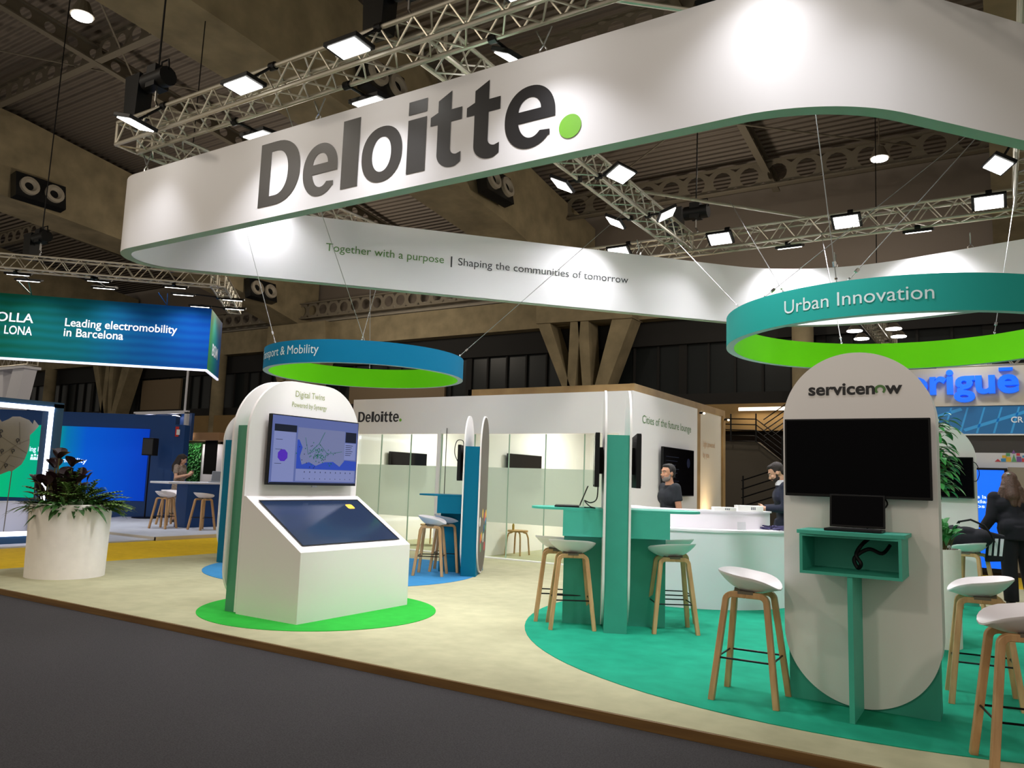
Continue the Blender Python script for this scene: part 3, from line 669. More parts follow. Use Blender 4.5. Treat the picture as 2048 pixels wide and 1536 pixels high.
# ------------------------------------------------------------------ digital kiosk
KX0, KX1, KY0, KY1 = -6.32, -5.487, 5.195, 6.765
kk = thing('digital_kiosk', 'white touch-screen kiosk with rounded back panels and green post on green carpet', 'kiosk', (-5.95, 5.98, 0))
build('console', MB().prism([(KX0, 0), (KX1, 0), (KX1, .645), (KX0 + .03, 1.13), (KX0, 1.13)], lambda u, v, w_: (u, KY0 + w_, v), KY1 - KY0), 'panel_white', kk, bevel=.003)
build('front_panel', MB().prism(capsule(KY0, KY1, 0.02, 2.33, .56, 0), lambda u, v, w_: (KX0 - w_, u, v), .03), 'panel_white', kk, smooth=True, angle=30)
build('post', MB().box(-6.535, -6.35, KY0 + .045, KY1 - .045, 0, 1.83), 'post_green', kk)
build('rear_panel', MB().prism(capsule(KY0, KY1, .02, 2.33, .56, .4), lambda u, v, w_: (-6.535 - w_, u, v), .03), 'panel_white', kk, smooth=True, angle=30)
# inclined touch screen
p0, p1 = Vector((-6.204, 0, 1.077)), Vector((-5.569, 0, .690)); sl = (p1 - p0).normalized(); nn = Vector((-sl.z, 0, sl.x))
if nn.z < 0: nn = -nn
def incl(y0, y1, a, b, h): return [p0 + sl * a + Vector((0, y0, 0)) + nn * h, p0 + sl * b + Vector((0, y0, 0)) + nn * h, p0 + sl * b + Vector((0, y1, 0)) + nn * h, p0 + sl * a + Vector((0, y1, 0)) + nn * h]
LS = (p1 - p0).length; sh = 0.012
ts = build('touch_screen', MB().add(incl(5.285, 6.665, 0, LS, sh), [(0, 1, 2, 3)]), 'screen_touch', kk)
mb = MB()
for y0, y1, a, b in ((5.285, 6.665, -.012, .006), (5.285, 6.665, LS - .004, LS + .006), (5.275, 5.292, -.012, LS + .006), (6.655, 6.675, -.012, LS + .006)):
    mb.add(incl(y0, y1, a, b, sh + .002), [(0, 1, 2, 3)])
build('screen_border', mb, 'black_plastic', ts)
mb = MB(); c = p0 + sl * .125 + Vector((0, 6.44, 0)) + nn * (sh + .003); mb.prism(capsule(-.05, .05, -.04, .04, .02, .02, 4), lambda u, v, w_: c + Vector((0, u, 0)) + sl * v, 0.0); build('start_icon', mb, 'scr_yellow', ts)
mb = MB(); pf_ = plane_fn((KX0, 0, 0), (0, 1, 0), off=.003)
text(mb, 'Digital Twins', lambda u, v, w_: pf_(5.765 + u, 2.15 + v), width=.42, height=.085); text(mb, 'Powered by Synergy', lambda u, v, w_: pf_(5.725 + u, 2.045 + v), width=.50, height=.07); build('lettering', mb, 'text_olive', kk)
# monitor with dashboard on the kiosk
t, s, F_ = tv('flat_monitor', 'wide monitor with map dashboard mounted on the white kiosk panel', (-6.226, 5.39, 1.245), (0, 1, 0), 1.262, .715, .05, off='scr_lav')
W_, H_ = 1.262, .715
def patch(mb, x0, x1, z0, z1, lay=1): mb.quad(*[F_(x * W_, z * H_, .0012 * lay) for x, z in ((x0, z0), (x1, z0), (x1, z1), (x0, z1))])
def polyp(mb, pts, lay=1): mb.quad(*[F_(x * W_, z * H_, .0012 * lay) for x, z in pts])
mb = MB(); patch(mb, .28, .83, .24, .84); build('map_land', mb, 'scr_land', s)
mb = MB(); polyp(mb, [(.28, .24), (.83, .24), (.985, .24), (.985, .38), (.84, .39), (.78, .29), (.70, .36), (.60, .35), (.50, .29), (.42, .34), (.34, .30), (.315, .42), (.34, .55), (.30, .66), (.28, .66)], 2); build('map_sea', mb, 'scr_sea', s)
mb = MB(); patch(mb, .03, .26, .05, .80); patch(mb, .83, .97, .40, .66, 2); patch(mb, .28, .97, .06, .235, 2); build('dashboard_panel', mb, 'scr_panel', s)
mb = MB(); patch(mb, .03, .265, .76, .86, 3); patch(mb, .835, .97, .67, .83, 3); patch(mb, .0095, .9905, .012, .04, 3)
for k in range(10): patch(mb, .37 + .06 * k, .378 + .06 * k, .185, .205, 4); patch(mb, .37 + .06 * k, .376 + .06 * k, .09, .105, 4)
for k in range(6): patch(mb, .84, .93 - .012 * (k % 3), .62 - .03 * k, .628 - .03 * k, 4)
for r_, z_ in ((.30, .20), (.30, .40), (.30, .54)): patch(mb, .05, .12, z_ + .1, z_ + .106, 4)
random.seed(3)
for k in range(26):
    x_, z_ = random.gauss(.52, .10), random.gauss(.47, .10); patch(mb, x_, x_ + .008, z_, z_ + .014, 5)
build('dashboard_dark', mb, 'scr_dark', s)
mb = MB()
for k in range(70):
    x_, z_ = random.gauss(.52, .07), random.gauss(.46, .07); patch(mb, x_, x_ + .010, z_, z_ + .016, 6)
for a, b in (((.40, .45), (.52, .62)), ((.52, .62), (.62, .47)), ((.62, .47), (.80, .52)), ((.52, .62), (.58, .80)), ((.40, .45), (.36, .70))):
    for k in range(24):
        u = k / 24; x_, z_ = a[0] + (b[0] - a[0]) * u, a[1] + (b[1] - a[1]) * u; patch(mb, x_, x_ + .006, z_, z_ + .008, 5)
build('map_pin', mb, 'scr_green', s)
mb = MB(); polyp(mb, [(.13 + .055 * cos(2 * pi * i / 8 + .4), .42 + .09 * sin(2 * pi * i / 8 + .4)) for i in range(8)], 4); build('radar_chart', mb, 'scr_violet', s)
build('badge', MB().obox(F_(W_ * .5, -.012, .0), (0, 1, 0), (0, 0, 1), (1, 0, 0), .035, .008, .006), 'grey_plastic', t)

# ------------------------------------------------------------------ display stations: two capsule panels on a post, shelf tables
TH = radians(27)
def frame(O, th):
    u = Vector((cos(th), sin(th), 0)); v = Vector((-sin(th), cos(th), 0)); O = Vector(O)
    return lambda a, b, z: O + u * a + v * b + Vector((0, 0, z)), u, v
def station(name, label, O, th, post_m, left_table=True, right_table=True, wide=True, post_lbl=None):
    """O: front corner of the post; panels at a = -.02..0 and .21..23, along b = -.02..0.91"""
    P, u, v = frame(O, th); t = thing(name, label, 'display station', P(.105, .44, 0), 0)
    def bx(mb, a0, a1, b0, b1, z0, z1): return mb.obox(P((a0 + a1) / 2, (b0 + b1) / 2, (z0 + z1) / 2), u, v, (0, 0, 1), (a1 - a0) / 2, (b1 - b0) / 2, (z1 - z0) / 2)
    build('post', bx(MB(), 0, .21, 0, .885, 0, 1.83), post_m, t)
    for a in (-.022, .212):
        build('side_panel', MB().prism(capsule(-.025, .91, .01, 2.30, .465, .465, 24), lambda b, z, w_: P(a + w_, b, z), .02), ['panel_white'], t, smooth=True, angle=30)
    for sgn, on in ((-1, left_table), (1, right_table)):
        if not on: continue
        f = (lambda k: -.022 - k) if sgn < 0 else (lambda k: .232 + k)
        def sb(mb, k0, k1, b0, b1, z0, z1):
            a0, a1 = sorted((f(k0), f(k1))); return bx(mb, a0, a1, b0, b1, z0, z1)
        mb = MB(); 
        for b0, b1, z0, z1 in ((.15, .73, .86, .878), (.15, .73, 1.09, 1.104), (.1503, .168, .8783, 1.0897), (.712, .7297, .8783, 1.0897)): sb(mb, 0, .38, b0, b1, z0, z1)
        sb(mb, .002, .012, .1685, .7115, .8785, 1.0895)
        sm_ = 'shelf_teal_lit' if post_m == 'post_teal_shaded' else post_m; build('shelf_box', mb, sm_, t)  # teal tables take the lit copy; fins under wide tops keep the shaded
        build('fin', sb(MB(), 0, .37, .425, .455, 0, .87), sm_ if not wide else post_m, t)
        if wide:
            k = .70; poly = [(f(0), .16), (f(0), .72)] + [(f(k - .28 + .28 * sin(x)), .44 + .28 * cos(x)) for x in [pi * i / 16 for i in range(17)]]
        else:
            poly = [(f(0), .13), (f(0), .75)] + [(f(.36 + .05 * sin(x)), .44 + .31 * cos(x)) for x in [pi * i / 16 for i in range(17)]]
        build('table_top', MB().prism(poly, lambda a, b, w_: P(a, b, 1.105 + w_), .022), sm_, t)
    return t, P, u, v
st1, P1, u1, v1 = station('display_station', 'teal display station with two white capsule panels and bar tables by the counter', (-3.17, 6.775, 0), TH, 'post_teal_shaded')
st2, P2, u2, v2 = station('display_station', 'blue display station with white capsule panels and bar table before the glass lounge', (-6.53, 9.20, 0), TH, 'post_blue', True, False)
st3, P3, u3, v3 = station('display_station', 'teal station with beige-lit capsule panel, open shelf box and fin, nearest the hall', (-0.373, 5.62, 0), radians(90), 'post_teal_shaded', True, False, False)
st4, P4, u4, v4 = station('display_station', 'teal station with white capsule panel behind the plants at the rear', (-.31, 11.55, 0), radians(90), 'post_teal_shaded', False, False, False)
st5, P5, u5, v5 = station('display_station', 'blue station with white capsule panels half hidden behind the kiosk', (-10.05, 7.84, 0), radians(-4), 'post_blue', False, False)
def station_tv(P, u, v, side, label):
    """side -1: on the panel at a = -.022, seen from that side"""
    if side < 0: return tv('flat_monitor', label, P(-.112, .88, 1.335), -v, .88, .515, .045)
    return tv('flat_monitor', label, P(.322, 0.0, 1.335), v, .88, .515, .045)
station_tv(P1, u1, v1, -1, 'black monitor above the laptop on the teal station'); station_tv(P1, u1, v1, 1, 'black monitor on the counter side of the teal station')
station_tv(P2, u2, v2, -1, 'black monitor above the blue bar table'); station_tv(P3, u3, v3, -1, 'black monitor on the beige-lit capsule panel above the small laptop'); station_tv(P4, u4, v4, -1, 'black monitor behind the leafy plants at the rear station')
mb = MB(); PF3 = plane_fn((0, 5.62 - .022, 0), (1, 0, 0), off=.003)
text(mb, 'servicen', lambda a, b, w_: PF3(-1.112 + a, 2.015 + b), width=.417, height=.080, bold=.028)
text(mb, 'w', lambda a, b, w_: PF3(-.635 + a, 2.015 + b), width=.103, height=.057, bold=.03)
build('lettering', mb, 'logo_black', st3)
vs, fs = spline_shape([arc(-.664, 2.046, .034, .031, -52, 232, 30) + arc(-.664, 2.044, .0185, .017, 232, -52, 20)]); build('lettering_green', MB().add([PF3(a, b) for a, b, c_ in vs], fs), 'text_green', st3)
# blue station's outer panel artwork (grey print with little figures)
mb = MB(); mb.prism(capsule(-.005, .89, .03, 2.28, .445, .445, 20), lambda b, z, w_: P2(.2335 + w_, b, z), .002); build('printed_panel', mb, 'map_line', st2)
mb = MB()
for k in range(14):
    mb.cur = k % 5; b = .10 + .75 * random.random(); z = .35 + .55 * random.random(); mb.prism(arc(b, z, .07, .07, 0, 330, 9), lambda q, r_, w_: P2(.236, q, r_), 0)
build('print_motif', mb, ['toy_red', 'toy_blue', 'toy_yellow', 'toy_green', 'paper_white'], st2)
# dangling cables behind monitors
def cable(name, pts, r, label, m='black_plastic', cat='cable'):
    # smooth the path
    P = [Vector(p) for p in pts]; out = []
    for i in range(len(P) - 1):
        p0_, p1_, p2_, p3_ = P[max(i - 1, 0)], P[i], P[i + 1], P[min(i + 2, len(P) - 1)]
        for k in range(6):
            t = k / 6; out.append(.5 * ((2 * p1_) + (p2_ - p0_) * t + (2 * p0_ - 5 * p1_ + 4 * p2_ - p3_) * t * t + (3 * p1_ - p0_ - 3 * p2_ + p3_) * t ** 3))
    out.append(P[-1]); tag(build(name, MB().tube(out, r, n=6), m, smooth=True), label, cat)
cable('cable', [P1(-.07, .35, 1.36), P1(-.08, .33, 1.22), P1(-.14, .25, 1.18), P1(-.2, .2, 1.2), P1(-.15, .1, 1.15), P1(-.1, .2, 1.132), P1(-.2, .3, 1.132)], .006, 'black cable looping from the monitor to the laptop on the teal table')
cable('cable', [P2(-.1, .5, 1.84), P2(-.12, .5, 1.93), P2(-.2, .45, 1.92), P2(-.22, .4, 1.75), P2(-.16, .4, 1.6), P2(-.1, .42, 1.5)], .006, 'black cable looped above the monitor on the blue station')
cable('cable', [P3(-.03, .3, 1.36), P3(-.06, .26, 1.3), P3(-.1, .33, 1.22), P3(-.12, .38, 1.132)], .005, 'thin black cable between monitor and small laptop')
cable('cable', [P4(-.1, .1, 1.8), P4(-.1, -.02, 1.78), P4(-.1, -.06, 1.65), P4(-.1, -.02, 1.55), P4(-.1, .05, 1.6), P4(-.1, .0, 1.72)], .005, 'black cable loop at the edge of the rear monitor')
cable('cable', [P3(-.15, .36, 1.085), P3(-.2, .40, 1.04), P3(-.2, .43, .98), P3(-.22, .40, .93), P3(-.2, .42, .90), P3(-.2, .44, .96), P3(-.18, .36, 1.02), P3(-.2, .28, 1.0), P3(-.15, .24, 1.05)], .012, 'bundle of black cable inside the open shelf box')
# laptops
def laptop(label, o, du, w_=.33, d=.22, tilt=105, m='black_plastic', sm='screen_off', h=.21):
    """o: hinge centre on the table; du: width direction; screen faces du x z"""
    du = Vector(du).normalized(); n = du.cross(Vector((0, 0, 1))); o = Vector(o); t = thing('laptop', label, 'laptop', o)
    b = build('base', MB().obox(o + n * (d / 2) + Vector((0, 0, .009)), du, n, (0, 0, 1), w_ / 2, d / 2, .008), m, t, bevel=.003)
    build('keyboard', MB().obox(o + n * (d * .42) + Vector((0, 0, .018)), du, n, (0, 0, 1), w_ * .44, d * .25, .001), 'dark_grey', b) if False else build('keyboard', MB().obox(o + n * (d * .42) + Vector((0, 0, .018)), du, n, (0, 0, 1), w_ * .44, d * .25, .001), 'dark_grey', t)
    a = radians(tilt - 90); up = Vector((0, 0, 1)) * cos(a) - n * sin(a); fn_ = n * cos(a) + Vector((0, 0, 1)) * sin(a)
    build('lid', MB().obox(o + up * (h / 2 + .012) + Vector((0, 0, .008)), du, up, fn_, w_ / 2, h / 2, .004), m, t, bevel=.003)
    build('screen', MB().obox(o + up * (h / 2 + .014) + Vector((0, 0, .008)) + fn_ * .005, du, up, fn_, w_ / 2 - .012, h / 2 - .012, .001), sm, t)
laptop('small black laptop open on the shelf box under the capsule monitor', P3(-.14, .43, 1.127), (1, 0, 0), .33, .2, 96)
laptop('thin laptop seen edge-on on the teal bar table', P1(-.25, .42, 1.127), -v1, .33, .24, 112)

# ------------------------------------------------------------------ bar stools
def shell_mesh():
    n, m = 28, 18; hw, hd = .225, .20; top = []; 
    def zz(x, y, r):
        sb = min(max((.10 - y) / .30, 0), 1); e = (abs(x) / hw) ** 2; f = min(max((y - .06) / .14, 0), 1)
        return .702 + .075 * r ** 2.6 * (1 - .75 * f * (1 - e)) + .052 * sb ** 1.6 + .018 * e * (1 - f)
    vs = []; rim = []
    for j in range(m + 1):
        r = j / m
        for i in range(n):
            a = 2 * pi * i / n; c, s = cos(a), sin(a); x = hw * r * math.copysign(abs(c) ** .82, c); y = hd * r * math.copysign(abs(s) ** .82, s)
            vs.append((x, y, zz(x, y, r)))
    fs = [(j * n + i, j * n + (i + 1) % n, (j + 1) * n + (i + 1) % n, (j + 1) * n + i) for j in range(m) for i in range(n)]
    N = len(vs); lo = []
    for j in range(m + 1):
        r = j / m; th = .009 + .016 * (1 - r ** 3)
        for i in range(n):
            x, y, z = vs[j * n + i]; k = 1 - .05 * (1 - r); lo.append((x * k, y * k, z - th))
    fs += [tuple(reversed([q + N for q in f])) for f in fs]
    fs += [(m * n + i, m * n + (i + 1) % n, N + m * n + (i + 1) % n, N + m * n + i) for i in range(n)]
    return MB().add(vs + lo, fs)
def make_stool(label):
    t = thing('bar_stool', label, 'stool', (0, 0, 0), 0, None, True)
    build('seat', shell_mesh(), 'shell_white', t, smooth=True, angle=60)
    def half(sx, sy):
        x0, x1 = .20, .118
        pts = [(sx * x0, sy * .205, 0.0), (sx * (x0 - .028), sy * .180, .22), (sx * (x0 - .056), sy * .155, .44), (sx * (x1 + .004), sy * .1365, .60)]
        for k in range(7):
            a = pi / 2 * k / 6; pts.append((sx * x1, sy * (.086 + .047 * cos(a)), .632 + .044 * sin(a)))
        pts.append((sx * x1, 0.0, .676)); return pts
    for sx in (-1, 1):
        for sy in (-1, 1): build('leg', MB().tube(half(sx, sy), .027, n=4, rx=.031, up=(1, 0, 0)), 'oak', t, smooth=True, angle=40, bevel=.004)
    build('seat_bracket', MB().box(-.14, .14, -.05, .05, .682, .700).box(-.06, .06, -.09, .09, .69, .712), 'dark_steel', t)
    zf = .27; xf, yf = .167, .175
    mb = MB().cyl((-xf, -yf, zf), (-xf, yf, zf), .0065, n=6).cyl((xf, -yf, zf), (xf, yf, zf), .0065, n=6).cyl((-xf, yf, zf), (xf, yf, zf), .0065, n=6).cyl((-xf, -yf, zf), (xf, -yf, zf), .0065, n=6)
    build('footrest', mb, 'black_metal', t); return t
proto = make_stool('white bar stool with oak legs in front of the mint counter beside the capsule panel')
SG = 'white shell bar stools with wooden legs'
def R27(a): return radians(a)
# facing angle is the direction of the seat front; local front is +y
def put(loc, face, label=None, shell=0):
    t = proto if label is None else copy_thing(proto, loc, 0, label, SG)
    t.location = loc; t.rotation_euler = (0, 0, radians(face - 90)); t['group'] = SG
    if shell:
        for ch in bpy.data.objects:
            if ch.parent == t and ch.name.startswith('seat') and not ch.name.startswith('seat_b'): ch.rotation_euler = (0, 0, radians(shell))
put((-1.465, 5.42, 0), 2)
put((-3.56, 6.86, 0), 33, 'white stool before the teal station table, under the laptop', 70)
put((-3.87, 7.14, 0), 30, 'white stool half hidden behind another, at the laptop end of the teal table', 60)
put((-2.73, 7.34, 0), 213, 'white stool at the counter side of the teal station, nearer one of the pair', -60)
put((-2.95, 7.93, 0), 210, 'white stool behind another at the counter side of the teal station', -50)
put((-6.93, 9.02, 0), 27, 'white stool on the blue carpet at the blue bar table')
put((-7.05, 9.55, 0), 27, 'white stool on the blue carpet mostly hidden behind the blue bar table')
put((0.06, 4.92, 0), 194, 'large pale stool cut off by the picture edge, closest to the hall aisle')
put((-0.16, 6.38, 0), 186, 'white stool half behind the beige-lit capsule panel, near the white planter')
put((-0.36, 10.95, 0), 160, 'white stool under the black bag at the rear station')
# the neighbouring stand's stools
put((-16.1, 11.05, .02), 20, 'white stool on the pale platform beside the woman, farthest from the table leg')
put((-15.35, 11.5, .02), 95, 'white stool in front of the navy table leg')
put((-15.2, 12.3, .02), 170, 'white stool at the kiosk end of the white bar table')
put((-17.05, 11.85, .02), 0, 'white stool behind the white bar table by the printed dress')

# ------------------------------------------------------------------ reception counter (round)
cc = Vector((-3.43, 10.0, 0)); rc = 1.283
ct = thing('reception_counter', 'round two-tier white and mint reception counter on the teal carpet', 'counter', cc)
A0, A1 = radians(200), radians(350)
mb = MB().lathe([(rc - .45, 0), (rc, 0), (rc, .86), (rc - .45, .86), (rc - .45, 0)], cc, 64, A0, A1)
for a in (A0, A1):
    d = Vector((cos(a), sin(a), 0)); mb.quad(cc + d * (rc - .45), cc + d * rc, cc + d * rc + Vector((0, 0, .86)), cc + d * (rc - .45) + Vector((0, 0, .86)))
build('base', mb, 'counter_mint', ct, smooth=True)
mb = MB().lathe([(rc - .47, .86), (rc + .015, .86), (rc + .015, .885), (rc - .47, .885), (rc - .47, .86)], cc, 64, A0, A1)
for a in (A0, A1):
    d = Vector((cos(a), sin(a), 0)); mb.quad(*[cc + d * r_ + Vector((0, 0, z)) for r_, z in ((rc - .47, .86), (rc + .015, .86), (rc + .015, .885), (rc - .47, .885))])
build('worktop', mb, 'counter_white', ct, smooth=True)
A0, A1 = radians(200), radians(358); mb = MB().lathe([(.72, .885), (.98, .885), (.98, 1.075), (.72, 1.075), (.72, .885)], cc, 64, A0, A1)
for a in (A0, A1):
    d = Vector((cos(a), sin(a), 0)); mb.quad(*[cc + d * r_ + Vector((0, 0, z)) for r_, z in ((.72, .885), (.98, .885), (.98, 1.075), (.72, 1.075))])
build('upper_tier', mb, 'counter_white', ct, smooth=True)
mb = MB().lathe([(.69, 1.075), (1.0, 1.075), (1.0, 1.095), (.69, 1.095), (.69, 1.075)], cc, 64, A0, A1)
build('upper_top', mb, 'counter_white', ct, smooth=True)
def on_counter(a, r_): return cc + Vector((cos(radians(a)), sin(radians(a)), 0)) * r_
def carton(label, p, ang, sx, sy, sz):
    t = thing('carton', label, 'box', p); c = Vector(p); a = radians(ang); ax, ay = Vector((cos(a), sin(a), 0)), Vector((-sin(a), cos(a), 0))
    build('box', MB().obox(c + Vector((0, 0, sz / 2)), ax, ay, (0, 0, 1), sx / 2, sy / 2, sz / 2), 'paper_white', t, bevel=.003)
    mb = MB(); 
    for k in range(3): mb.obox(c + ax * (.1 * sx + .02 * k - .02) - ay * (sy / 2 + .001) + Vector((0, 0, sz * .5)), ax, ay, (0, 0, 1), .007, .0008, sz * .25)
    build('print', mb, 'grey_plastic', t)
carton('long white carton at the end of the counter by the suited man', on_counter(338, .86) + Vector((0, 0, 1.095)), 30, .30, .2, .065)
carton('flatter white carton beside the long carton on the counter', on_counter(313, .86) + Vector((0, 0, 1.095)), 28, .26, .18, .04)
t = thing('lanyard_pile', 'tangle of violet lanyards on the lower counter top', 'lanyards', on_counter(352, 1.1) + Vector((0, 0, .885))); mb = MB(); random.seed(5)
q0 = on_counter(345, 1.12) + Vector((0, 0, .888))
for k in range(14):
    pts = []; c = q0 + Vector((random.uniform(-.1, .1), random.uniform(-.08, .08), 0))
    for i in range(9): pts.append(c + Vector((random.uniform(-.07, .07), random.uniform(-.06, .06), random.uniform(.003, .045))))
    mb.tube(pts, .004, n=5, rx=.01)
build('ribbon', mb, 'lanyard', t)
t = thing('acrylic_holder', 'small clear acrylic leaflet holder on the lower counter top', 'holder', on_counter(318, 1.12) + Vector((0, 0, .886))); c = on_counter(318, 1.12) + Vector((0, 0, .886))
build('holder', MB().obox(c + Vector((0, 0, .045)), (.8, .6, 0), (-.6, .8, 0), (0, 0, 1), .05, .002, .045).obox(c + Vector((.02, -.02, .003)), (.8, .6, 0), (-.6, .8, 0), (0, 0, 1), .05, .03, .003), 'clear_acrylic', t)

# ------------------------------------------------------------------ glass lounge
LX0, LX1, LY = -11.1, -5.02, 11.67
struct('wall_lounge_front', MB().box(LX0, LX1, LY, LY + .10, 2.18, 2.87).box(LX1 - .24, LX1, LY, LY + .10, 0, 2.18), 'panel_white')
rw = struct('wall_lounge_side', MB().box(LX1 - .1, LX1, LY + .1, 14.83, 0, 2.87), 'panel_white')
struct('wall_lounge_left', MB().box(LX0, LX0 + .08, LY + .1, 16.4, 0, 2.87), 'panel_white')
struct('wall_lounge_back', MB().box(LX0, -8.9, 16.0, 16.1, 0, 2.87).box(-8.9, -8.0, 16.0, 16.1, 2.05, 2.87).box(-8.9, -8.0, 16.0, 16.1, 0, 1.2).box(-8.0, -6.9, 16, 16.1, 0, 2.87).box(-6.9, -5.4, 16, 16.1, 2.05, 2.87).box(-6.9, -5.4, 16, 16.1, 0, 1.2).box(-5.4, LX1 - .14, 16, 16.1, 0, 2.87), 'panel_white')
struct('window_2', MB().box(-8.9, -8.0, 16.03, 16.06, 1.2, 2.05), 'wall_beige'); struct('window_3', MB().box(-6.9, -5.4, 16.03, 16.06, 1.2, 2.05), 'light_ceiling')
struct('wall_lounge_partition', MB().box(-7.98, -7.9, LY + .1, 16.0, 0, 2.6), 'panel_white')
mb = MB().box(-8.36, LX1 - .05, LY + .12, LY + .2, 2.87, 3.0).box(LX1 - .1, LX1 - .02, LY + .1, 16.7, 2.87, 3.0).box(-8.36, -8.28, LY + .12, 16.0, 2.87, 3.0)
struct('trim_8', mb, 'pine_trim')
mb = MB().box(-5.12, LX1 - .02, 14.85, 15.08, 0, 2.87).box(-5.12, -5.02, 16.5, 16.66, 0, 2.87)
struct('trim_9', mb, 'pine_trim')
w2 = struct('wall_lounge_pink', MB().box(-5.14, -5.06, 15.08, 16.5, 0, 2.87), 'cream')
mb = MB(); pfS = plane_fn((-5.06, 0, 0), (0, 1, 0), off=.003)
text(mb, 'Light powered', lambda a, b, w_: pfS(15.3 + a, 2.12 + b), width=.75, height=.16); text(mb, 'by you', lambda a, b, w_: pfS(15.3 + a, 1.9 + b), width=.38, height=.16); build('lettering', mb, 'text_tan', w2)
mb = MB(); pfS = plane_fn((LX1, 0, 0), (0, 1, 0), off=.003); text(mb, 'Cities of the future lounge', lambda a, b, w_: pfS(12.07 + a, 2.335 + b), width=2.39, height=.175); build('lettering', mb, 'text_green', rw)
for y, lb in ((14.96, 'tiny warm lamp at the top of the wooden corner post'), (16.58, 'tiny warm lamp at the end of the wooden trim')):
    t = thing('spot_lamp', lb, 'lamp', (-4.98, y, 2.78)); build('body', MB().cyl((-5.02, y, 2.8), (-4.95, y, 2.8), .02, n=8), 'black_metal', t); build('bulb', MB().ell((-4.93, y, 2.79), .025, .025, .02, 8, 6), 'lamp_warm', t)
area('spot_light', (-4.85, 15.35, 0.35), (-.25, .1, 1), 6, .1, .1, (1, .72, .4), 80)
# logo on the lounge front
mb = MB(); cap = .205; xs = -10.95
for ch, x0, x1 in (('D', 0, .179), ('e', .194, .336), ('l', .352, .418), ('o', .43, .58), ('i', .597, .661), ('t', .674, .778), ('t', .79, .896), ('e', .91, 1.057)):
    vs, fs = spline_shape(glyph(ch, (x1 - x0) / cap)); mb.add([(xs + x0 + a * cap, LY - .004, 2.415 + b * cap) for a, b, c_ in vs], fs)
lf = bpy.data.objects['wall_lounge_front']; build('wordmark', mb, 'logo_black', lf)
o = build('wordmark_dot', MB().prism(arc(xs + 1.10, 2.445, .03, .03, 0, 345, 23), lambda a, b, w_: (a, LY - .004 - w_, b), .001), 'logo_green', lf)
# glazing
joints = [-11.02, -10.33, -9.59, -8.86, -8.11, -7.37, -6.63, -5.89, -5.27]
for i in range(8):
    a, b = joints[i], joints[i + 1]
    t = thing('glass_panel', ['first', 'second', 'third', 'fourth', 'fifth', 'sixth', 'seventh', 'eighth'][i] + ' frosted-band glass pane of the lounge front, counted from the wordmark end', 'glass panel', ((a + b) / 2, LY + .05, 0), 0, 'glass panes of the lounge front')
    build('clear_pane', MB().box(a + .004, b - .004, LY + .04, LY + .05, .02, 2.17), 'lounge_glass', t)
    build('frosted_film', MB().box(a + .004, b - .004, LY + .0375, LY + .039, .62, 1.58), 'frosted_glass', t)
    build('joint_strip', MB().box(b - .006, b + .006, LY + .03, LY + .055, .02, 2.17), 'banner_trim', t)
struct('baseboard_front', MB().box(-11.02, -5.26, LY - .03, LY + .06, 0, .02), 'paper_white')
struct('door_1', MB().box(-8.93, -8.86, LY - .01, LY + .08, .02, 2.25), 'panel_white')
tag(build('door_pull_bar', MB().cyl((-8.70, LY - .03, .05), (-8.70, LY - .03, 2.28), .007, n=8), 'black_metal'), 'tall thin dark bar on the lounge door joint', 'handle')
tv('flat_monitor', 'black monitor inside the lounge behind glass, nearer the wordmark', (LX0 + .175, 12.68, 1.16), (0, 1, 0), 1.24, .72)
tv('flat_monitor', 'black monitor inside the lounge behind glass, by the partition', (-7.805, 12.40, 1.14), (0, 1, 0), 1.24, .72)
t, s, F2 = tv('flat_monitor', 'black monitor under the lounge slogan behind the man in black', (LX1 + .095, 12.80, 1.18), (0, 1, 0), 1.57, .85)
mb = MB()
for k in range(8): mb.quad(*[F2(x, z, .001) for x, z in ((.1, .68 - .07 * k), (.75 - .08 * (k % 3), .68 - .07 * k), (.75 - .08 * (k % 3), .69 - .07 * k), (.1, .69 - .07 * k))])
mb.quad(*[F2(1.25 + .09 * cos(a), .6 + .09 * sin(a), .001) for a in [2 * pi * i / 10 for i in range(10)]])
build('faint_slide', mb, 'scr_dark', s)
for i, (x, y, p) in enumerate(((-9.5, 14.0, 95), (-6.5, 14.0, 85))):  # glowing panels added to brighten the lounge interior
    t = thing('lounge_fill_panel', ['added fill panel over the lounge room behind the wordmark', 'added fill panel over the lounge room beside the side wall'][i], 'lamp', (x, y, 2.75)); build('panel', MB().box(x - .5, x + .5, y - .1, y + .1, 2.72, 2.76), 'lamp_warm', t)
    build('suspension', MB().box(x - .02, x + .02, 11.8, 16.0, 2.76, 2.80), 'paper_white', t); area('lounge_fill_light', (x, y, 2.7), (0, 0, -1), p, 1.0, .3, (1, .97, .9))
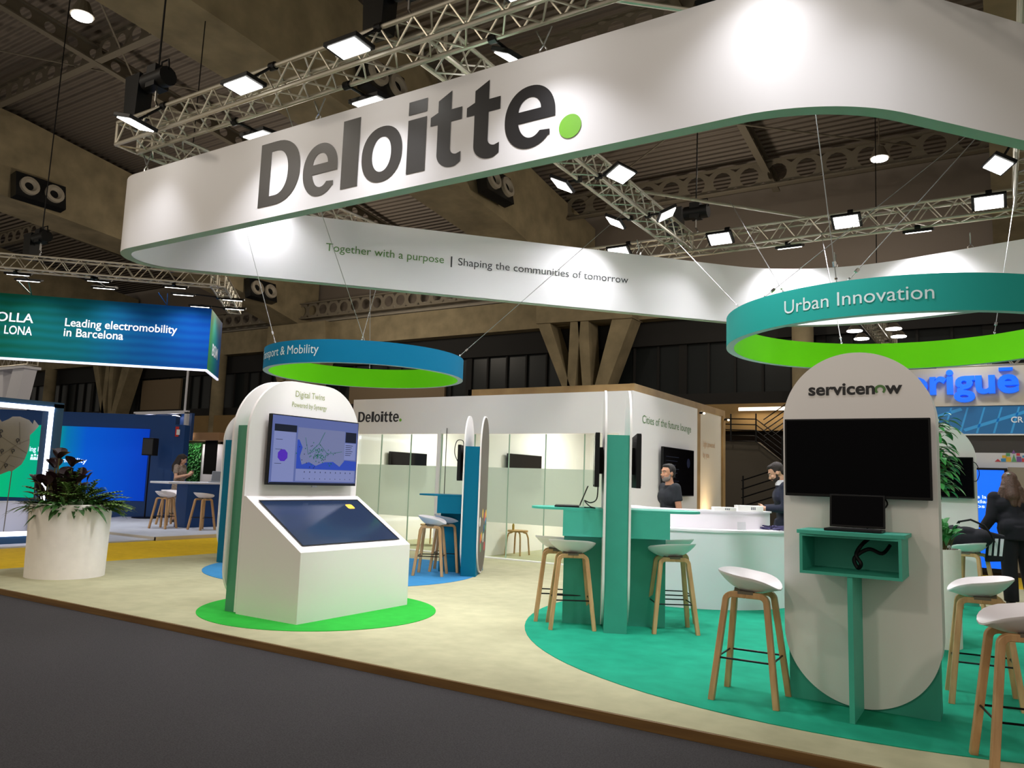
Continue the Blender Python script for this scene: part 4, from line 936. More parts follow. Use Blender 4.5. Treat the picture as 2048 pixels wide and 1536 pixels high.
# lounge furniture
def wood_stool(label, x, y, h=.45, r=.19, top='pale_oak'):
    t = thing('side_table', label, 'table', (x, y, 0)); build('table_top', MB().cyl((x, y, h - .03), (x, y, h), r, n=24), top, t)
    for k in range(4):
        a = pi / 4 + k * pi / 2; dx, dy = cos(a), sin(a)
        build('leg', MB().tube([(x + dx * (r + .04), y + dy * (r + .04), 0), (x + dx * (r + .01), y + dy * (r + .01), h * .7), (x + dx * (r - .02), y + dy * (r - .02), h - .06), (x + dx * (r - .09), y + dy * (r - .09), h - .035)], .016, n=8), 'pale_oak', t, smooth=True)
wood_stool('low round wooden side table inside the lounge with small bottle', -7.65, 12.55); wood_stool('low wooden table inside the lounge behind the blue station stool', -9.9, 12.9, .42, .25)
t = thing('bottle', 'small golden bottle on the lounge side table', 'bottle', (-7.75, 12.55, .45)); build('body', MB().lathe([(0, 0), (.022, 0), (.022, .09), (.009, .12), (.009, .15), (0, .15)], (-7.75, 12.55, .45), 12), 'bottle_gold', t, smooth=True)
def low_chair(label, x, y, face):
    t = thing('lounge_chair', label, 'chair', (x, y, 0), radians(face - 90), None, True); mb = MB(); n = 20
    vs = []
    for j in range(9):
        r = j / 8
        for i in range(n):
            a = 2 * pi * i / n; X = .25 * r * cos(a); Y = .23 * r * sin(a); b = max(0, -sin(a)) * r; vs.append((X, Y, .42 + .36 * b ** 2.2 + .08 * (abs(cos(a)) * r) ** 3))
    mb.add(vs, [(j * n + i, j * n + (i + 1) % n, (j + 1) * n + (i + 1) % n, (j + 1) * n + i) for j in range(8) for i in range(n)])
    mb.add([(x_, y_, z_ - .015) for x_, y_, z_ in vs], [(j * n + i, (j + 1) * n + i, (j + 1) * n + (i + 1) % n, j * n + (i + 1) % n) for j in range(8) for i in range(n)])
    build('seat', mb, 'shell_white', t, smooth=True, angle=80)
    for sx in (-1, 1):
        for sy in (-1, 1): build('leg', MB().cyl((sx * .21, sy * .2, 0), (sx * .12, sy * .12, .42), .012, .018, 8), 'pale_oak', t, smooth=True)
low_chair('white shell chair in the lounge behind glass near the teal table', -6.25, 12.75, 140); low_chair('white shell chair in the lounge beyond the blue table', -9.3, 13.2, 20)

# ------------------------------------------------------------------ plants and planters
def leaf(mb, base, direc, L, wd, droop=.3, up=Vector((0, 0, 1)), seg=6):
    d = Vector(direc).normalized(); sd = d.cross(up)
    sd = sd.normalized() if sd.length > 1e-3 else Vector((1, 0, 0)); vs = []; p = Vector(base)
    for i in range(seg + 1):
        t = i / seg; wv = wd * sin(pi * min(1, t * .92 + .06)) ** .8 * (1 if t < 1 else 0)
        q = p + d * (L * t) - up * (droop * L * t * t); nrm = sd.cross(d); vs += [q - sd * wv + nrm * (wv * .25), q - nrm * 0.0, q + sd * wv + nrm * (wv * .25)]
    fs = []
    for i in range(seg):
        a = i * 3; fs += [(a, a + 1, a + 4, a + 3), (a + 1, a + 2, a + 5, a + 4)]
    mb.add(vs, fs)
def rdir(el0, el1):
    a = random.uniform(0, 2 * pi); e = radians(random.uniform(el0, el1)); return Vector((cos(a) * cos(e), sin(a) * cos(e), sin(e)))
pc = Vector((-10.0, 5.56, 0)); random.seed(21)
t = thing('planter', 'big white cylindrical planter with burgundy and green foliage on the beige platform', 'plant', pc)
build('pot', MB().lathe([(0, 0), (.445, 0), (.462, .885), (.455, .892), (.43, .892), (.43, .82), (0, .82)], pc, 48), 'pot_white', t, smooth=True)
build('soil', MB().cyl(pc + Vector((0, 0, .80)), pc + Vector((0, 0, .835)), .43, n=32), 'soil', t)
tr_ = Vector((.847, .53, 0))         # along the planter as seen from the hall
mb = MB(); stm = MB()
for k in range(70):
    b = pc + tr_ * random.uniform(-.30, .02) + Vector((random.uniform(-.15, .15), random.uniform(-.15, .15), .83)); d = rdir(30, 80); h = random.uniform(.08, .38)
    tip = b + Vector((d.x * .12, d.y * .12, h)); stm.cyl(b, tip, .006, n=5); leaf(mb, tip, d, random.uniform(.18, .28), random.uniform(.055, .09), .35)
for q, h in ((-.22, .62), (-.05, .52), (-.12, .38), (-.26, .50)):
    b = pc + tr_ * q + Vector((0, 0, .83)); stm.cyl(b, b + Vector((0, 0, h)), .009, n=5)
    for k in range(3): leaf(mb, b + Vector((0, 0, h)), rdir(30, 80), .24, .085, .35)
build('foliage_burgundy', mb, 'leaf_burgundy', t)
mb = MB()
for k in range(330):
    b = pc + Vector((random.uniform(-.40, .40), random.uniform(-.40, .40), .83))
    if (b - pc).xy.length > .42: continue
    o_ = (b - pc); o_.z = 0; d = (o_.normalized() * random.uniform(.4, 1.2) + Vector((0, 0, random.uniform(.2, 1.1)))); leaf(mb, b, d, random.uniform(.22, .42), random.uniform(.02, .045), random.uniform(.3, .8))
build('foliage_green', mb, 'leaf_green', t)
mb = MB()
def frond(base, d, L, n=9, ll=.13, lw=.02):
    d = Vector(d).normalized(); pts = [Vector(base) + d * (L * i / n) - Vector((0, 0, .35 * L * (i / n) ** 2)) for i in range(n + 1)]; stm.tube(pts, .004, n=4)
    sd = d.cross(Vector((0, 0, 1))).normalized()
    for i in range(2, n + 1):
        for sg in (-1, 1): leaf(mb, pts[i], (d * .6 + sd * sg * .8), ll * (1.1 - .5 * i / n), lw, .35)
for q, h, dx in ((-.06, .55, (.1, .1, 1)), (.02, .45, (.5, .2, 1)), (.10, .38, (.7, .5, .8)), (.2, .3, (.9, .55, .6)), (.28, .25, (1, .6, .35)), (.3, .2, (.8, .3, .3)), (.1, .5, (-.1, -.2, 1)), (.2, .35, (.6, .6, .9)), (.15, .3, (.2, -.6, .6)), (.3, .15, (.9, .7, .15)), (.0, .3, (-.1, -.6, .6)), (.25, .4, (.9, .4, .7))):
    frond(pc + tr_ * q + Vector((0, 0, .85)), dx, h + .18)
for k in range(26):
    q = random.uniform(-.1, .36); frond(pc + tr_ * q + Vector((random.uniform(-.1, .1), random.uniform(-.15, .1), .85)), tr_ * random.uniform(-.2, 1.1) + Vector((random.uniform(-.3, .3), random.uniform(-.5, .3), random.uniform(.3, 1.1))), random.uniform(.32, .58), 9, .15, .026)
build('foliage_light', mb, 'leaf_light', t); build('stems', stm, 'stem', t)
# white planters behind the capsule panel
def planter2(label, c, h, r, kind):
    c = Vector(c); t = thing('planter', label, 'plant', c); build('pot', MB().lathe([(0, 0), (r, 0), (r * 1.06, h), (r * .98, h), (r * .98, h - .06), (0, h - .06)], c, 32), 'pot_white', t, smooth=True)
    build('soil', MB().cyl(c + Vector((0, 0, h - .08)), c + Vector((0, 0, h - .05)), r * .97, n=24), 'soil', t); mb = MB(); st_ = MB()
    if kind == 'lily':
        for k in range(70):
            b = c + Vector((random.uniform(-r, r) * .5, random.uniform(-r, r) * .5, h - .05)); d = rdir(55, 88); hh = random.uniform(.06, .24); tip = b + d * hh; st_.cyl(b, tip, .004, n=4)
            leaf(mb, tip, d + Vector((0, 0, -.2)), random.uniform(.14, .21), random.uniform(.035, .055), .45)
        build('foliage', mb, 'leaf_fresh', t)
    else:
        st_.tube([c + Vector((0, 0, h - .05)), c + Vector((.02, 0, h + .4)), c + Vector((-.02, .02, h + .75)), c + Vector((.02, 0, h + 1.3))], .014, n=7)
        for k in range(300):
            z = random.uniform(.62, 1.32); d = rdir(-10, 50); b = c + Vector((d.x * .05, d.y * .05, h + z)); e = b + d * random.uniform(.05, .21); st_.cyl(b, e, .003, n=4)
            leaf(mb, e, d + Vector((0, 0, -.4)), random.uniform(.075, .115), random.uniform(.024, .034), .5)
        build('foliage', mb, 'leaf_fresh', t)
    build('stems', st_, 'stem', t)
random.seed(11)
planter2('white planter of broad-leaved lily beside the beige-lit capsule panel', (-.55, 8.35, 0), .88, .19, 'lily')
planter2('tall leafy fig in white planter behind the lily', (-.64, 8.95, 0), .75, .2, 'fig')

# ------------------------------------------------------------------ air nozzle boxes on the girders, hall lamp fittings
def nozzle(label, c, n_=(1, 0, 0), w_=1.7, tilt=0):
    c = Vector(c) + Vector((.12, 0, 0)); n_ = Vector(n_).normalized(); a = Vector((-n_.y, n_.x, 0)); up = n_.cross(a); t = thing('air_nozzle_unit', label, 'ventilation', c)
    build('casing', MB().obox(c + n_ * .2, a, up, n_, w_ / 2, .5, .2), 'gallery_dark', t)
    for s_ in (-1, 1):
        q = c + a * (s_ * w_ * .25) + n_ * .4
        mb = MB(); N2 = 20
        prof = [(.36, 0.0), (.36, .12), (.24, .14), (.16, .02)]; vs = []
        for r_, h in prof: vs += [q + a * (r_ * cos(2 * pi * i / N2)) + up * (r_ * sin(2 * pi * i / N2)) + n_ * h for i in range(N2)]
        mb.add(vs, [(j * N2 + i, j * N2 + (i + 1) % N2, (j + 1) * N2 + (i + 1) % N2, (j + 1) * N2 + i) for j in range(3) for i in range(N2)]); build('nozzle', mb, 'grey_taupe', t, smooth=True)
nozzle('black twin-nozzle air unit on the far concrete girder over the blue stand', (-31.6, 14.9, 11.75), (1, 0, .2), 1.9)
nozzle('black twin-nozzle air unit on the girder seen under the wordmark', (-14.8, 21.5, 11.35), (1, 0, .2), 1.7)
nozzle('black twin-nozzle air unit on the girder just above the banner top', (-14.8, 15.6, 12.3), (1, 0, .2), 1.7)
nozzle('black twin-nozzle air unit on the far girder above the blue ring', (-31.6, 25.8, 10.3), (1, 0, .2), 1.7)
for x, y, z, lb in ((-19.0, 9.6, 12.4, 'small glowing roof lamp between the girders above the banner corner'), (-2.9, 25.6, 11.6, 'small glowing roof lamp under the rear purlin')):
    t = thing('roof_lamp', lb, 'lamp', (x, y, z)); build('housing', MB().cyl((x, y, z + .05), (x, y, z + .4), .28, .14, 16), 'dark_steel', t); build('lens', MB().cyl((x, y, z), (x, y, z + .05), .24, n=16), 'lamp_white', t)
    build('drop_rod', MB().cyl((x, y, z + .4), (x, y, z + 2.2), .02, n=6), 'dark_steel', t)
    area('roof_light', (x, y, z - .03), (0, 0, -1), 120, .4, .4, (1, .9, .8))

# ------------------------------------------------------------------ neighbouring blue stand (beyond the yellow aisle)
o = build('stand_floor', MB().box(-34, -14.2, 0, 26, FZ, -.03), 'pale_carpet'); tag(o, 'pale grey stand floor beyond the yellow aisle', 'platform')
st = thing('stand_platform', 'raised pale platform with sandy edge under the white bar table', 'platform', (-17, 12, -.03))
build('carpet', MB().prism([(-14.2, 9.6), (-14.2, 17), (-19.0, 17), (-19.0, 13.7), (-20.4, 12.7), (-18.4, 9.6)], lambda u, v, w_: (u, v, -.03 + w_), .05), 'pale_carpet', st)
build('edge_board', MB().box(-14.2, -14.18, 9.58, 17, FZ, .018).box(-18.4, -14.18, 9.58, 9.6, FZ, .018), 'cream', st)
mb = MB()
for k in range(9): mb.obox((-15.4 - .62 * k, 5.6 + .35 * k, -.0285), (.85, .53, 0), (-.53, .85, 0), (0, 0, 1), 1.1, .04, .001)
tag(build('floor_stripes', mb, 'grey_plastic'), 'grey diagonal stripe print on the pale floor by the big planter', 'floor print')
# hanging fascia banner
aB = radians(44.7); dB2 = Vector((cos(aB), sin(aB), 0)); nB2 = Vector((-dB2.y, dB2.x, 0))
FO = Vector((-19.1, 8.67, 3.7)); FL_ = 4.40
fb = thing('fascia_banner', 'blue-green hanging banner reading Leading electromobility in Barcelona over the blue stand', 'banner', FO, aB, None, True)
build('front_face', MB().box(-4.0, FL_, 0, .03, .03, 1.5), 'fascia_gradient', fb)
build('side_face', MB().box(FL_ - .03, FL_, .03, 1.9, .03, 1.5), 'fascia_gradient_side', fb)
build('lower_trim', MB().box(-4.0, FL_, -.01, .035, -.02, .03).box(FL_ - .035, FL_ + .01, .0, 1.9, -.02, .03), 'led_trim', fb)
mb = MB(); ft = lambda a, b, w_=0: (a, -.004, b)
for s_, u0, wd, z0, h in (('OLLA', -.17, .76, .85, .215), ('LONA', .02, .57, .565, .20), ('Leading electromobility', 1.25, 2.42, .775, .25), ('in Barcelona', 1.245, 1.265, .60, .195)):
    text(mb, s_, lambda a, b, w_, u0=u0, z0=z0: ft(u0 + a, z0 + b), width=wd, height=h, bold=.012)
build('lettering', mb, 'text_white', fb)
mb = MB(); text(mb, 'BSM', lambda a, b, w_: (FL_ + .004, .55 + a, .45 + b), width=.9, height=.3, bold=.02); build('side_lettering', mb, 'text_white', fb)
cT = Vector((-14.45, 10.75, 5.36))
truss('long truss in front of the blue-green fascia banner', cT - dB2 * 8.0, cT, .29, .42, .022)
truss('short truss turning back at the end of the fascia banner', cT, cT + nB2 * 3.0, .29, .42, .022)
for (x, y), lb in (((-18.6, 7.3), 'flood lamp at the far end of the fascia truss'), ((-17.55, 8.15), 'upper flood lamp over the white two-line wordmark'), ((-16.45, 9.25), 'upper flood lamp over the start of the Leading electromobility line'), ((-15.35, 10.35), 'upper flood lamp near the corner of the fascia truss')):
    flood((x, y, 5.34), (nB2.x * .5, nB2.y * .5, -1), lb, 9, (.42, .16), (.85, .9, 1), clampto=(x - .1, y + .1, 5.5))
for (x, y), lb in (((-17.95, 8.55), 'lower flood lamp behind the fascia truss over the wordmark'), ((-17.0, 9.7), 'lower flood lamp behind the fascia truss over the sentence start'), ((-15.85, 10.9), 'lower flood lamp behind the fascia truss near its corner'), ((-15.2, 11.75), 'flood lamp outside the short fascia truss, upper of two'), ((-16.0, 12.45), 'flood lamp outside the short fascia truss, lower of two'), ((-16.6, 11.9), 'flood lamp at the top edge corner of the fascia banner')):
    flood((x, y, 5.33), (nB2.x * .3, nB2.y * .3, -1), lb, 8, (.42, .16), (.85, .9, 1), clampto=(x - .05, y + .05, 5.45))
for u, lb in ((.5, 'chain sling above the fascia wordmark'), (3.4, 'chain sling above the end of the fascia sentence')):
    t = thing('sling', lb, 'sling', FO + dB2 * u + Vector((0, 0, 1.5))); q = FO + dB2 * u; 
    build('wire_loop', MB().cyl(q + Vector((0, 0, 1.5)), q - nB2 * .55 + dB2 * .1 + Vector((0, 0, 1.68)), .012, n=5).cyl(q + Vector((0, 0, 1.5)), q - nB2 * .55 - dB2 * .1 + Vector((0, 0, 1.68)), .012, n=5), 'chrome', t)
# LED wall
aL = radians(36.0); LO = Vector((-20.87, 12.67, -.03))
lw = thing('video_screen', 'large navy wall with glowing green to blue screen behind the planter', 'screen wall', LO, aL, None, True)
build('wall_body', MB().box(-6.0, 1.55, .0, .35, 0, 2.86).prism([(1.55, 0), (1.78, .12), (1.85, .35), (1.55, .35)], lambda u, v, w_: (u, v, w_), 2.62), 'navy', lw, bevel=.01)
build('screen', MB().box(-5.2, .88, -.03, -.002, .47, 2.46), 'led_picture', lw)
mb = MB(); lf_ = lambda a, b, w_=0: (a, -.034, b)
text(mb, 'ing in innovation', lambda a, b, w_: lf_(-2.28 + a, 1.69 + b), width=1.0, height=.17, bold=.02); text(mb, 'mobility', lambda a, b, w_: lf_(-1.45 + a, 1.42 + b), width=.72, height=.17, bold=.02)
for k in range(2): mb.quad(*[lf_(-2.02 + .02 * cos(a), 1.33 - .15 * k + .02 * sin(a)) for a in [2 * pi * i / 8 for i in range(8)]])
for k in range(3):
    mb.quad(*[lf_(-2.2 + .08 * k + .03 * cos(a), 1.62 + .02 * (k == 1) + .03 * sin(a)) for a in [2 * pi * i / 8 for i in range(8)]]); mb.quad(*[lf_(-2.2 + .08 * k + a, b) for a, b in ((-.04, 1.5), (.04, 1.5), (.03, 1.58), (-.03, 1.58))])
build('slide_lettering', mb, 'scr_text', lw)
mb = MB().box(1.565, 1.66, -.004, .0, 2.28, 2.56); build('red_badge', mb, 'light_red', lw); build('white_badge', MB().box(1.60, 1.69, -.008, -.004, 2.33, 2.48), 'paper_white', lw)
# open LED portal with hanging city map
mf = thing('light_frame', 'open navy portal frame with bright LED border around a city map', 'frame', (-14.9, 6.5, -.03)); X0, X1 = -15.1, -14.72
build('frame', MB().box(X0, X1, 7.68, 7.86, -.03, 2.47).box(X0, X1, 4.6, 7.86, 2.40, 2.50).box(X0, X1, 4.6, 7.86, -.03, .10).box(X0, X1, 4.6, 4.78, -.03, 2.47), 'navy_side', mf)
build('led_border', MB().box(X1 - .01, X1 + .012, 7.60, 7.68, .18, 2.40).box(X1 - .01, X1 + .012, 4.78, 7.68, 2.33, 2.41).box(X1 - .01, X1 + .012, 4.78, 7.68, .10, .18), 'led_strip', mf)
mp_ = thing('city_map_panel', 'taupe cut-out city map with round pins hanging in the LED portal', 'map', (-14.9, 7.0, .7))
mpts = [(7.54, 2.06), (7.47, 1.96), (7.40, 1.88), (7.41, 1.74), (7.40, 1.61), (7.36, 1.46), (7.31, 1.35), (7.16, 1.22), (7.12, 1.23), (6.95, 1.15), (6.93, .95), (6.91, .77), (6.5, .77), (6.2, .9), (5.9, 1.5), (6.1, 2.0), (6.5, 2.05), (6.83, 2.18), (6.91, 2.08), (7.02, 2.14), (7.08, 2.19), (7.2, 2.20), (7.36, 2.15), (7.43, 2.08), (7.45, 2.16)]
build('map_board', MB().prism(mpts, lambda u, v, w_: (-14.9 - w_, u, v), .02), 'map_taupe', mp_)
mb = MB()
for a, b in (((6.6, 1.2), (7.2, 1.7)), ((7.2, 1.7), (7.4, 1.8)), ((6.8, 1.9), (7.38, 1.55)), ((6.95, 1.2), (7.1, 1.5)), ((7.1, 1.5), (7.35, 1.45)), ((7.2, 2.1), (7.25, 1.7)), ((6.7, 1.5), (7.2, 1.3))):
    mb.cyl((-14.898, a[0], a[1]), (-14.898, b[0], b[1]), .004, n=4)
build('street_line', mb, 'map_line', mp_)
for y, z in ((6.91, 1.92), (6.90, 1.83), (7.2, 1.78), (6.88, 1.64), (6.96, 1.58), (7.14, 1.59), (7.05, 1.33)):
    build('pin', MB().lathe([(.012, 0), (.026, 0), (.026, .006), (.012, .006), (.012, 0)], (0, 0, 0), 12) if False else MB().tube([(-14.893, y + .024 * cos(a), z + .024 * sin(a)) for a in [2 * pi * i / 12 for i in range(12)]], .007, n=4, closed=True).cyl((-14.893, y - .012, z - .02), (-14.893, y, z - .055), .007, n=4), 'pin_dark', mp_)
build('hanging_cord', MB().cyl((-14.9, 7.16, 1.22), (-14.9, 7.13, .1), .008, n=5), 'map_line', mp_)
tag(build('display_plinth', MB().box(-15.9, -15.3, 6.4, 7.75, -.03, .66), 'wall_pale', bevel=.01), 'pale grey plinth inside the LED portal', 'plinth')
# white slanted pavilion legs far left
pv = thing('white_pavilion', 'white slanted-leg pavilion frame rising behind the LED portal', 'pavilion', (-34, 16, FZ))
build('leg', MB().prism([(-35.6, FZ), (-34.7, FZ), (-33.2, 5.15), (-34.1, 5.15)], lambda u, v, w_: (u, 16 + w_, v), .5), 'wall_pale', pv); build('leg', MB().prism([(-34.9, FZ), (-34.2, FZ), (-35.1, 5.15), (-36.2, 5.15)], lambda u, v, w_: (u, 16.1 + w_, v), .4), 'wall_pale', pv)
build('top_beam', MB().box(-40, -33.1, 15.9, 16.6, 5.15, 5.25), 'wall_pale', pv)
truss('short truss on top of the white pavilion', (-40, 16.2, 5.3), (-33.0, 16.2, 5.3), .4, .5, .03)
# portal, planted wall, canopy behind the stand
wf = thing('portal_frame', 'white-edged dark blue portal behind the corner of the navy wall', 'frame', (-24, 16, -.03))
build('border', MB().box(-25.5, -22.55, 16.0, 16.1, 3.16, 3.26).box(-22.68, -22.55, 16.0, 16.1, -.03, 3.2).box(-25.5, -25.38, 16, 16.1, -.03, 3.2), 'wall_pale', wf); build('panel', MB().box(-25.4, -22.7, 16.3, 16.4, 2.3, 3.2), 'navy', wf)
for x, lb in ((-24.65, 'bluish spot lamp under the portal frame, nearer the screen'), (-23.3, 'bluish spot lamp under the portal frame, nearer the pole')):
    t = thing('spot_lamp', lb, 'lamp', (x, 16.15, 3.08)); build('lens', MB().ell((x, 16.1, 3.06), .22, .12, .06, 12, 6), 'led_strip', t); build('body', MB().cyl((x, 16.2, 3.08), (x, 16.2, 3.2), .08, n=10), 'black_plastic', t)
tag(build('support_pole', MB().cyl((-22.75, 16.05, 3.26), (-22.75, 16.05, 5.0), .035, n=8), 'wall_pale', smooth=True), 'thin white pole standing up behind the corner of the navy wall', 'pole')
gw = thing('plant_panel', 'leafy green planted wall behind the woman with the phone', 'plant wall', (-24.9, 18, -.03)); build('backing', MB().box(-25.6, -24.38, 18.02, 18.2, -.03, 2.32), 'moss', gw)
random.seed(4); mb = MB()
for k in range(900): leaf(mb, (random.uniform(-25.58, -24.4), 18.02, random.uniform(.9, 2.3)), (random.uniform(-1, 1), -.9, random.uniform(-.8, .6)), random.uniform(.08, .15), random.uniform(.02, .04), .4, seg=3)
build('foliage', mb, 'leaf_fresh', gw)
wp = thing('white_divider', 'white partition wall beside the planted wall with wooden lamp canopy', 'partition', (-24, 18, -.03)); build('wall_panel', MB().box(-24.38, -22.5, 18.05, 18.2, -.03, 2.26), 'wall_pale', wp)
build('canopy', MB().box(-25.5, -22.4, 17.2, 18.2, 2.36, 2.62), 'light_ceiling', wp)
for x in (-24.75, -23.95): build('canopy_lamp', MB().ell((x, 17.15, 2.5), .12, .1, .06, 12, 6), 'lamp_warm', wp)
area('canopy_light', (-24.2, 17.6, 2.3), (0, .2, -1), 14, 1.6, .4, (1, .9, .8))
tv('flat_monitor', 'tall black screen on the white partition near the half-hidden blue station', (-23.25, 17.3, 1.2), (1, 0, 0), .62, 1.15)
tag(build('notice_board', MB().box(-23.62, -23.25, 17.6, 17.66, 1.25, 1.85), 'dark_grey', bevel=.01), 'dark grey board on the white partition beside the tall black screen', 'board')
# loudspeaker on its stand
t = thing('loudspeaker', 'black loudspeaker box on a pole before the navy wall', 'speaker', (-19.55, 12.85, 1.69), radians(20), None, True)
build('cabinet', MB().prism([(-.17, -.13), (.17, -.13), (.12, .16), (-.12, .16)], lambda u, v, w_: (u, v, w_), .47), 'black_plastic', t, bevel=.01); build('grille', MB().box(-.15, .15, -.136, -.131, .03, .44), 'dark_grey', t)
t = thing('speaker_stand', 'thin black pole stand with flat base under the loudspeaker', 'stand', (-19.55, 12.85, .02))
build('pole', MB().cyl((-19.55, 12.85, .05), (-19.55, 12.85, 1.69), .02, n=8), 'black_metal', t); build('base', MB().cyl((-19.55, 12.85, .02), (-19.55, 12.85, .05), .32, n=24), 'black_metal', t)
# bar table with laptop and papers
t = thing('bar_table', 'white-topped bar table on navy block where the woman stands', 'table', (-16.25, 12.1, .02))
build('table_top', MB().box(-16.62, -15.92, 10.98, 13.4, 1.02, 1.065), 'wall_pale', t, bevel=.008); build('base', MB().box(-16.42, -16.02, 11.55, 12.9, .02, 1.02), 'navy', t)
laptop('grey laptop open on the white bar table', (-16.2, 12.55, 1.066), (.75, .66, 0), .42, .26, 118, 'grey_plastic', 'dark_grey', .28)
tag(build('brochure_stack', MB().obox((-16.1, 13.05, 1.10), (.75, .66, 0), (-.62, .7, .35), (.23, -.26, .94), .17, .14, .006).obox((-16.15, 13.0, 1.075), (.75, .66, 0), (-.66, .75, 0), (0, 0, 1), .16, .14, .008), 'paper_white'), 'white brochures leaning behind the grey laptop', 'brochures')

# ------------------------------------------------------------------ stand with blue letters (rear right)
YB = 16.87
sw = thing('sign_board', 'cream sign wall of the far stand with big blue rounded letters', 'sign', (2, YB, 3.03)); build('board', MB().box(-3.2, 9, YB, YB + .3, 3.03, 3.76), 'cream', sw)
vs, fs = text_geo('origue', width=1.86, height=.62, bold=.028, extrude=.06)
mb = MB().add([(-1.55 + a, YB - .06 - c_ * 1.0, 3.09 + b) for a, b, c_ in vs], fs); mb.box(.0, .22, YB - .11, YB - .01, 3.66, 3.715); build('letters', mb, 'sign_blue', sw)
fa = thing('fascia_screen', 'long blue picture fascia of glass facades under the blue letters', 'fascia', (2, YB, 2.5)); build('board', MB().box(-3.2, 9, YB + .02, YB + .3, 2.5, 3.02), 'fascia_blue', fa)
mb = MB(); random.seed(9)
for k in range(70):
    x = -3.1 + .27 * k; mb.prism([(x, 2.52), (x + .035, 2.52), (x + .17, 3.0), (x + .14, 3.0)], lambda u, v, w_: (u, YB + .018 - w_, v), .002)
for k in range(7): mb.prism([(-3 + 1.2 * k, 2.6), (-2.97 + 1.2 * k, 2.55), (-1.8 + 1.2 * k, 2.95), (-1.83 + 1.2 * k, 3.0)], lambda u, v, w_: (u, YB + .018 - w_, v), .002)
build('facade_picture', mb, 'fascia_light', fa); build('lower_edge', MB().box(-3.2, 9, YB, YB + .3, 2.48, 2.505), 'paper_white', fa)
mb = MB(); text(mb, 'CR', lambda a, b, w_: (.16 + a, YB + .010, 2.71 + b), width=.19, height=.11, bold=.02); build('lettering', mb, 'text_white', fa)
struct('wall_stand_rear', MB().box(-3.2, 9, YB + .05, YB + .3, 2.16, 2.48), 'door_dark'); struct('wall_stand_lower', MB().box(-3.2, 9, YB + .05, YB + .3, FZ, 2.16), 'wall_pale')
struct('baseboard_rear', MB().box(-3.2, 9, YB - .02, YB + .05, FZ, .03), 'wall_brown'); struct('trim_10', MB().box(.08, 2.5, YB + .0, YB + .05, .03, 1.9), 'grey_taupe')
tw = thing('skyline_decal', 'colourful toy-block skyline decal above the tall blue screen', 'decal', (.2, YB, 2.0)); mb = MB(); random.seed(2)
for i, (x, z, w_, h) in enumerate([(-.12, 2.0, .1, .05), (-.02, 2.0, .08, .06), (.06, 2.0, .08, .09), (.14, 2.0, .08, .14), (.22, 2.0, .08, .10), (.30, 2.0, .08, .07), (.38, 2.0, .1, .05), (.0, 2.07, .07, .05), (.06, 2.10, .07, .06), (.15, 2.15, .06, .07), (.22, 2.11, .06, .05), (.31, 2.08, .05, .04)]):
    mb.cur = i % 5
    if i % 3 == 0: mb.prism([(x, z), (x + w_, z), (x + w_ / 2, z + h)], lambda u, v, q: (u, YB + .045 - q, v), .003)
    else: mb.box(x, x + w_ * .92, YB + .042, YB + .046, z, z + h * .95)
build('blocks', mb, ['toy_red', 'toy_blue', 'toy_yellow', 'toy_green', 'toy_purple'], tw)
t = thing('totem_screen', 'tall glowing blue totem screen behind the woman in black', 'screen', (-.5, YB - .05, 0)); build('casing', MB().box(-1.25, .07, YB - .06, YB + .04, .0, 1.88), 'black_plastic', t); build('screen', MB().box(-1.2, .02, YB - .066, YB - .061, .08, 1.84), 'scr_blue', t)
mb = MB()
for s_, x, wd, z in (('os la', -.47, .20, 1.32), ('lidad', -.47, .26, 1.235), ('los', -.47, .17, 1.15)): text(mb, s_, lambda a, b, w_, x=x, z=z: (x + a, YB - .07, z + b), width=wd, height=.062, bold=.012)
build('lettering', mb, 'scr_text', t)
truss('short truss showing above the cream sign wall', (-1.0, YB + .15, 3.785), (4.0, YB + .15, 3.785), .24, .42, .02)
truss('distant truss of round lamps seen through the teal ring', (-2.35, 17.9, 5.0), (-2.35, 22.0, 5.0), .3, .4, .025)
for x, y, lb in ((-2.75, 17.9, 'round disc lamp at the near end of the distant truss, ring lettering side'), (-2.75, 18.95, 'round disc lamp at the middle of the distant truss, ring lettering side'), (-2.75, 20.0, 'round disc lamp at the far end of the distant truss, ring lettering side'), (-1.95, 19.0, 'round disc lamp beside the distant truss, upper on the plant side'), (-1.95, 20.0, 'round disc lamp beside the distant truss, lower on the plant side')):
    t = thing('disc_lamp', lb, 'lamp', (x, y, 4.95)); build('shade', MB().cyl((x, y, 5.0), (x, y, 5.12), .17, .08, 20), 'dark_steel', t); build('lens', MB().cyl((x, y, 4.98), (x, y, 5.0), .165, n=20), 'lamp_white', t)
    build('stem', MB().cyl((x, y, 5.1), (x, y, 5.2), .02, n=6).cyl((x, y, 5.18), (-2.35, y, 5.18), .018, n=6), 'black_metal', t); area('disc_light', (x, y, 4.96), (0, 0, -1), 25, .3, .3)
for x in (-.5, 1.5):  # unseen area lights without fittings, added above the sign wall
    area('sign_fill_light', (x, YB - .9, 4.3), (0, .6, -1), 10, .4, .2)

